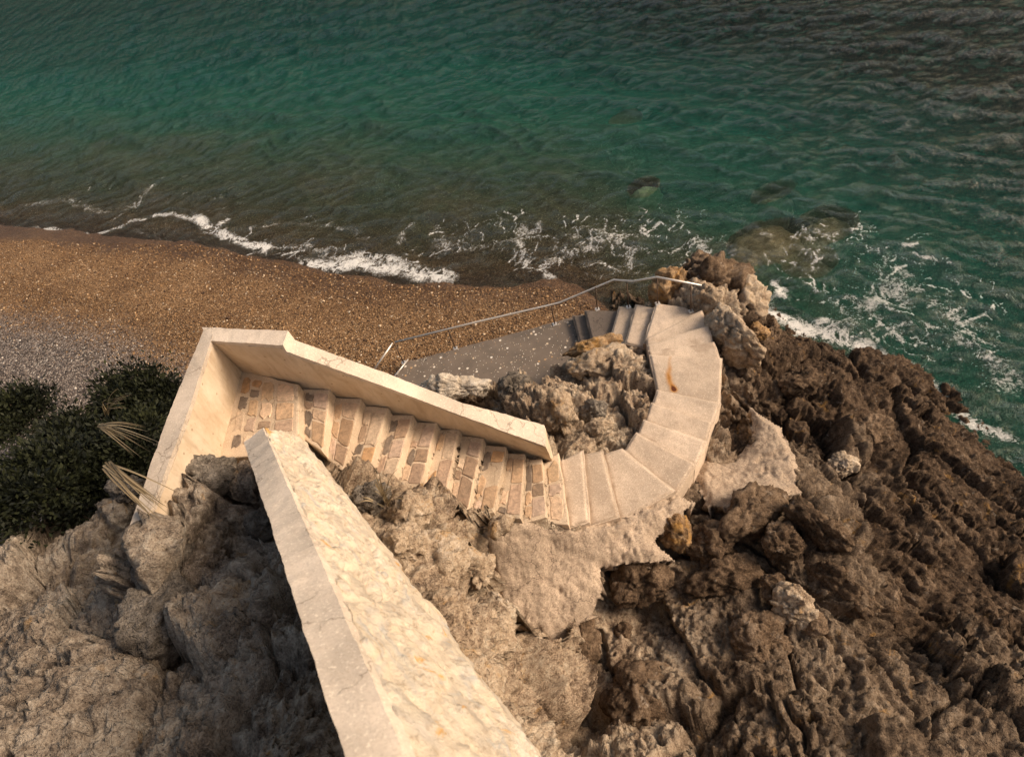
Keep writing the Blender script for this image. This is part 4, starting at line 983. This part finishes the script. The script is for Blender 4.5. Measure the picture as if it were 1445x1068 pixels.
# loose filaments of old foam, drifting in the zones where the photo shows them
fr = np.random.default_rng(99)
for zone, cnt, st_, lw in (([(560, 335), (700, 305), (900, 315), (1000, 330), (1000, 365), (900, 385), (790, 395), (700, 365), (600, 360)], 190, .6, (.03, .065)),
                           ([(1060, 330), (1200, 310), (1290, 330), (1420, 420), (1420, 560), (1290, 500), (1180, 455), (1110, 420)], 210, .6, (.03, .07)),
                           ([(100, 270), (240, 240), (420, 300), (560, 330), (560, 355), (420, 335), (300, 305), (160, 310)], 60, .52, (.03, .05)),
                           ([(860, 300), (1000, 300), (1060, 340), (1040, 365), (980, 370), (900, 345)], 40, .52, (.03, .055)),
                           ([(300, 325), (640, 380), (640, 392), (430, 375), (340, 348)], 60, .68, (.03, .08))):
    zp = PX(zone, 0); lo, hi = np.min(zp, 0), np.max(zp, 0); k = 0
    while k < cnt:
        c = fr.uniform(lo, hi)
        if not inside(c[None], zp)[0]: continue
        k += 1; an = math.radians(fr.choice([35, 150, 80]) + fr.normal(0, 25)); L_ = fr.uniform(.15, .75); pts = [c]
        for q in range(5):
            an += fr.normal(0, .55); pts.append(pts[-1] + L_ / 5 * np.array([math.cos(an), math.sin(an)]))
        w_ = fr.uniform(*lw); a = np.array(pts); lo2, hi2 = a.min(0) - .4, a.max(0) + .4
        m = np.where((xy[:, 0] > lo2[0]) & (xy[:, 0] < hi2[0]) & (xy[:, 1] > lo2[1]) & (xy[:, 1] < hi2[1]))[0]
        d = segdist(wxy[m], pts); foam[m] = np.maximum(foam[m], (st_ + fr.uniform(-.1, .22)) * np.exp(-(d / w_) ** 2))
base = .34 * sstep(0., .5, fbm(p3 * .28, 3, 71)) * np.exp(-np.maximum(s - 1.4, 0) / 1.6) * (s > .15)
right = sstep(4.5, 8., xy[:, 0]) * .34 * np.exp(-np.maximum(s - 2, 0) / 2.) * (s > 0)
foam = np.maximum(foam, np.maximum(base, right))
keep = s > -3.2
fc = grid_faces(len(gx), len(gy)); fc = fc[keep[fc].any(1)]
used = np.unique(fc); mp_ = -np.ones(len(xy), int); mp_[used] = np.arange(len(used))
dsh = np.clip(depth + .22 * np.clip(xy[:, 0] - 3, 0, 12) * sstep(1, 4, s), 0, 9)  # extra shade towards the right put into the water colour, beyond true depth
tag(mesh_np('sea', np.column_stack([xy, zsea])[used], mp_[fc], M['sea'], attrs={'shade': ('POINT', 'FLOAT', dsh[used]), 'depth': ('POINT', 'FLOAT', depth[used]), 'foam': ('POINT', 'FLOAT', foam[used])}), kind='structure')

# ---------------------------------------------------------------- handrail
hr = empty('handrail', (*P(783, 459, .9)[:2], .9), 'thin galvanised handrail on slim posts along the sea side of the path and lower steps', 'handrail')
top = [P(*q) for q in ((990, 403, 2.42), (927, 391, 2.48), (893, 397, 2.2), (866, 395, 2.05), (790, 427, 1.6), (776, 430.5, 1.57), (670, 455, 1.57), (557, 483, 1.57))]
bm = bmesh.new(); tube(bm, top, .022); from_bm('rail', bm, M['metal'], hr, True)
bm = bmesh.new(); tube(bm, [P(554, 484, 1.55), P(525, 526, 1.25)], .02); from_bm('rail', bm, M['metal'], hr, True)
bm = bmesh.new(); tube(bm, [P(576, 507, .98), P(556, 532, .98)], .018); from_bm('bottom_bar', bm, M['metal'], hr, True)
for (bu, bv, bz_), (tu, tv, tz) in [((975, 440, 1.72), (973, 401, 2.43)), ((928, 429, 1.69), (927, 391.5, 2.47)), ((887, 434, 1.39), (884, 398, 2.15)), ((843, 437, 1.23), (841, 405.5, 1.92)), ((783, 458, .89), (778, 430, 1.58)), ((643, 492, .89), (633, 464, 1.57)), ((570, 512, .89), (557, 483.5, 1.57))]:
    b = P(bu, bv, bz_); t_ = P(tu, tv, tz); t_ = np.array([.5 * b[0] + .5 * t_[0], .5 * b[1] + .5 * t_[1], t_[2]])
    bm = bmesh.new(); tube(bm, [b, t_], .014, 8); po = from_bm('post', bm, M['post'], hr, True)
    bm = bmesh.new(); bmesh.ops.create_cube(bm, size=1.); bmesh.ops.scale(bm, verts=bm.verts, vec=(.1, .1, .02)); bmesh.ops.translate(bm, verts=bm.verts, vec=(b[0], b[1], b[2] + .016))
    bmesh.ops.bevel(bm, geom=bm.edges[:], offset=.004, segments=1, affect='EDGES')
    bp = from_bm('base_plate', bm, M['metal'], hr); bp.parent = po

# ---------------------------------------------------------------- vegetation
def shrub(c, rad, label, seed, n=5200, leaf=.05):
    r = np.random.default_rng(seed); root = empty('shrub', (c[0], c[1], c[2] - rad[2]), label, 'shrub')
    nc = 26; cen = r.normal(size=(nc, 3)); cen /= np.linalg.norm(cen, axis=1)[:, None]; cen[:, 2] = np.abs(cen[:, 2]) * .9 - .15
    cen = cen * r.uniform(.45, .9, (nc, 1)) * np.array(rad)
    k = r.integers(0, nc, n); off = r.normal(size=(n, 3)) * np.array(rad) * .2
    p = np.array(c) + cen[k] + off
    d = off / (np.linalg.norm(off, axis=1)[:, None] + 1e-6) + r.normal(size=(n, 3)) * .5 + np.array([0, 0, .5]); d /= np.linalg.norm(d, axis=1)[:, None]
    sd = np.cross(d, r.normal(size=(n, 3))); sd /= np.linalg.norm(sd, axis=1)[:, None]
    L = leaf * r.uniform(.7, 1.6, n)[:, None]; Wd = L * .22
    V = np.stack([p, p + d * L * .5 + sd * Wd, p + d * L, p + d * L * .5 - sd * Wd], 1).reshape(-1, 3)
    Fc = np.arange(4 * n).reshape(n, 4)
    tone = np.clip(r.uniform(0, .75, nc)[k] + r.normal(0, .18, n), 0, 1)
    mesh_np('foliage', V, Fc, M['leaf'], root, False, {'tone': ('POINT', 'FLOAT', np.repeat(tone, 4))})
    bm = bmesh.new(); base = np.array([c[0], c[1], c[2] - rad[2] * 1.05])
    for q in range(14):
        e = np.array(c) + cen[q]; m = base + (e - base) * .5 + r.normal(size=3) * .06; tube(bm, [base + r.normal(size=3) * .03, m, e], .011, 5)
    st = from_bm('stem', bm, M['twig'], root, True)
    at = st.data.attributes.new('tone', 'FLOAT', 'POINT')
    return root
for k, (u, v, zc, rad, lab) in enumerate([
    (185, 565, 2.8, (.85, .7, .75), 'dark green shrub against the outer side of the left parapet arm'),
    (195, 640, 3.3, (.8, .8, .8), 'dark shrub in the shadowed gap below the left parapet arm'),
    (105, 625, 3.2, (.8, .7, .65), 'dark green shrub on the slope left of the grey undergrowth boulder'),
    (232, 575, 2.6, (.6, .6, .6), 'dark shrub squeezed against the parapet near the beach pebbles'),
    (20, 585, 2.8, (.8, .7, .6), 'broad green shrub at the far left edge of the slope'),
    (40, 690, 4.2, (1.0, .9, .7), 'bushy dark shrub among rocks at the lower left'),
    (128, 690, 3.6, (.6, .6, .5), 'dark low shrub beneath the grey undergrowth boulder')]):
    shrub(P(u, v, zc), rad, lab, 300 + k, 7000, .085)
def reed(base, tips, label, seed):
    r = random.Random(seed); bm = bmesh.new(); 
    lay = bm.verts.layers.float.new('tone')
    tips = [np.array(t_) + np.array([r.gauss(0, .09), r.gauss(0, .09), r.gauss(0, .05)]) for t_ in tips for _ in range(3)]
    for tip in tips:
        b = np.array(base) + np.array([r.uniform(-.04, .04), r.uniform(-.04, .04), 0]); t_ = np.array(tip); side = np.cross(t_ - b, [0, 0, 1.]); side /= np.linalg.norm(side)
        prev = None; w0 = r.uniform(.006, .012); tn = r.random()
        for i in range(9):
            f = i / 8; p = b + (t_ - b) * f + np.array([0, 0, .1 * math.sin(f * 3.14) ]); w = w0 * (1 - f) ** .6 + .001
            cur = [bm.verts.new(p - side * w), bm.verts.new(p + np.array([0, 0, -.006])), bm.verts.new(p + side * w)]
            for q in cur: q[lay] = min(1, tn + r.uniform(-.1, .1))
            if prev:
                bm.faces.new((prev[0], prev[1], cur[1], cur[0])); bm.faces.new((prev[1], prev[2], cur[2], cur[1]))
            prev = cur
    return tag(from_bm('dry_reed', bm, M['dry'], None, True), label, 'plant')
reed(P(150, 655, 6.5), [P(238 + dx, 718 + dy, 6.45) for dx, dy in ((0, 0), (-6, 3), (-14, 4), (-22, 0), (-30, 2))], 'dry straw-coloured reed leaves drooping over the left parapet arm', 1)
reed(P(140, 600, 4.8), [P(220, 632, 4.9), P(205, 622, 4.95), P(212, 604, 4.9), P(190, 640, 4.8)], 'dry reed blades sticking out over the dark shrub', 2)
reed(P(150, 585, 4.2), [P(172, 562, 4.6), P(160, 556, 4.6), P(178, 572, 4.5), P(150, 555, 4.6)], 'small tuft of dry blades above the left shrub', 3)
reed(P(545, 712, 5.1), [P(528, 680, 5.45), P(535, 672, 5.5), P(548, 682, 5.5), P(552, 690, 5.4), P(520, 695, 5.3), P(560, 700, 5.3)], 'dry grass tuft on the mound beside the stone steps', 4)

# ---------------------------------------------------------------- light, sky, camera
world = bpy.data.worlds.new('World'); scene.world = world; world.use_nodes = True
nt = world.node_tree; bg = nt.nodes['Background']
sky = nt.nodes.new('ShaderNodeTexSky'); sky.sky_type = 'NISHITA'; sky.sun_disc = False
SUN_EL, SUN_AZ = math.radians(36), math.radians(97)      # azimuth clockwise from +Y
sky.sun_elevation = SUN_EL; sky.sun_rotation = SUN_AZ; sky.dust_density = 3.; sky.ozone_density = .6
hz = nt.nodes.new('ShaderNodeMix'); hz.data_type = 'RGBA'; hz.blend_type = 'MULTIPLY'; hz.inputs[0].default_value = 1.; hz.inputs[7].default_value = (1.12, 1., .84, 1)
nt.links.new(sky.outputs[0], hz.inputs[6]); nt.links.new(hz.outputs[2], bg.inputs['Color']); bg.inputs['Strength'].default_value = .1
sl = bpy.data.lights.new('sun', 'SUN'); sl.energy = 2.9; sl.angle = math.radians(22); sl.color = (1., .82, .64)
so = bpy.data.objects.new('sun', sl); COL.objects.link(so)
from mathutils import Vector, Matrix
dv = Vector((math.sin(SUN_AZ) * math.cos(SUN_EL), math.cos(SUN_AZ) * math.cos(SUN_EL), math.sin(SUN_EL)))
so.rotation_euler = (-dv).to_track_quat('-Z', 'Y').to_euler(); so.location = dv * 40

cd = bpy.data.cameras.new('camera'); co = bpy.data.objects.new('camera', cd); COL.objects.link(co); scene.camera = co
cd.sensor_fit = 'HORIZONTAL'; cd.sensor_width = 36; cd.lens = 36 * F_PX / 1445; cd.clip_end = 5000; cd.clip_start = .05
Fv = Vector((0, cT, -sT)); Dv = Vector((0, -sT, -cT)); Rv = Vector((1, 0, 0))
right = Rv * cR + Dv * sR; down = -Rv * sR + Dv * cR
cd.dof.use_dof = True; cd.dof.focus_distance = 11.; cd.dof.aperture_fstop = 2.
co.matrix_world = Matrix(((right.x, -down.x, -Fv.x, 0), (right.y, -down.y, -Fv.y, 0), (right.z, -down.z, -Fv.z, H), (0, 0, 0, 1)))
scene.view_settings.view_transform = 'Standard'; scene.view_settings.look = 'None'; scene.view_settings.gamma = 1.; scene.view_settings.exposure = .6
scene.cycles.max_bounces = 6; scene.cycles.transparent_max_bounces = 8
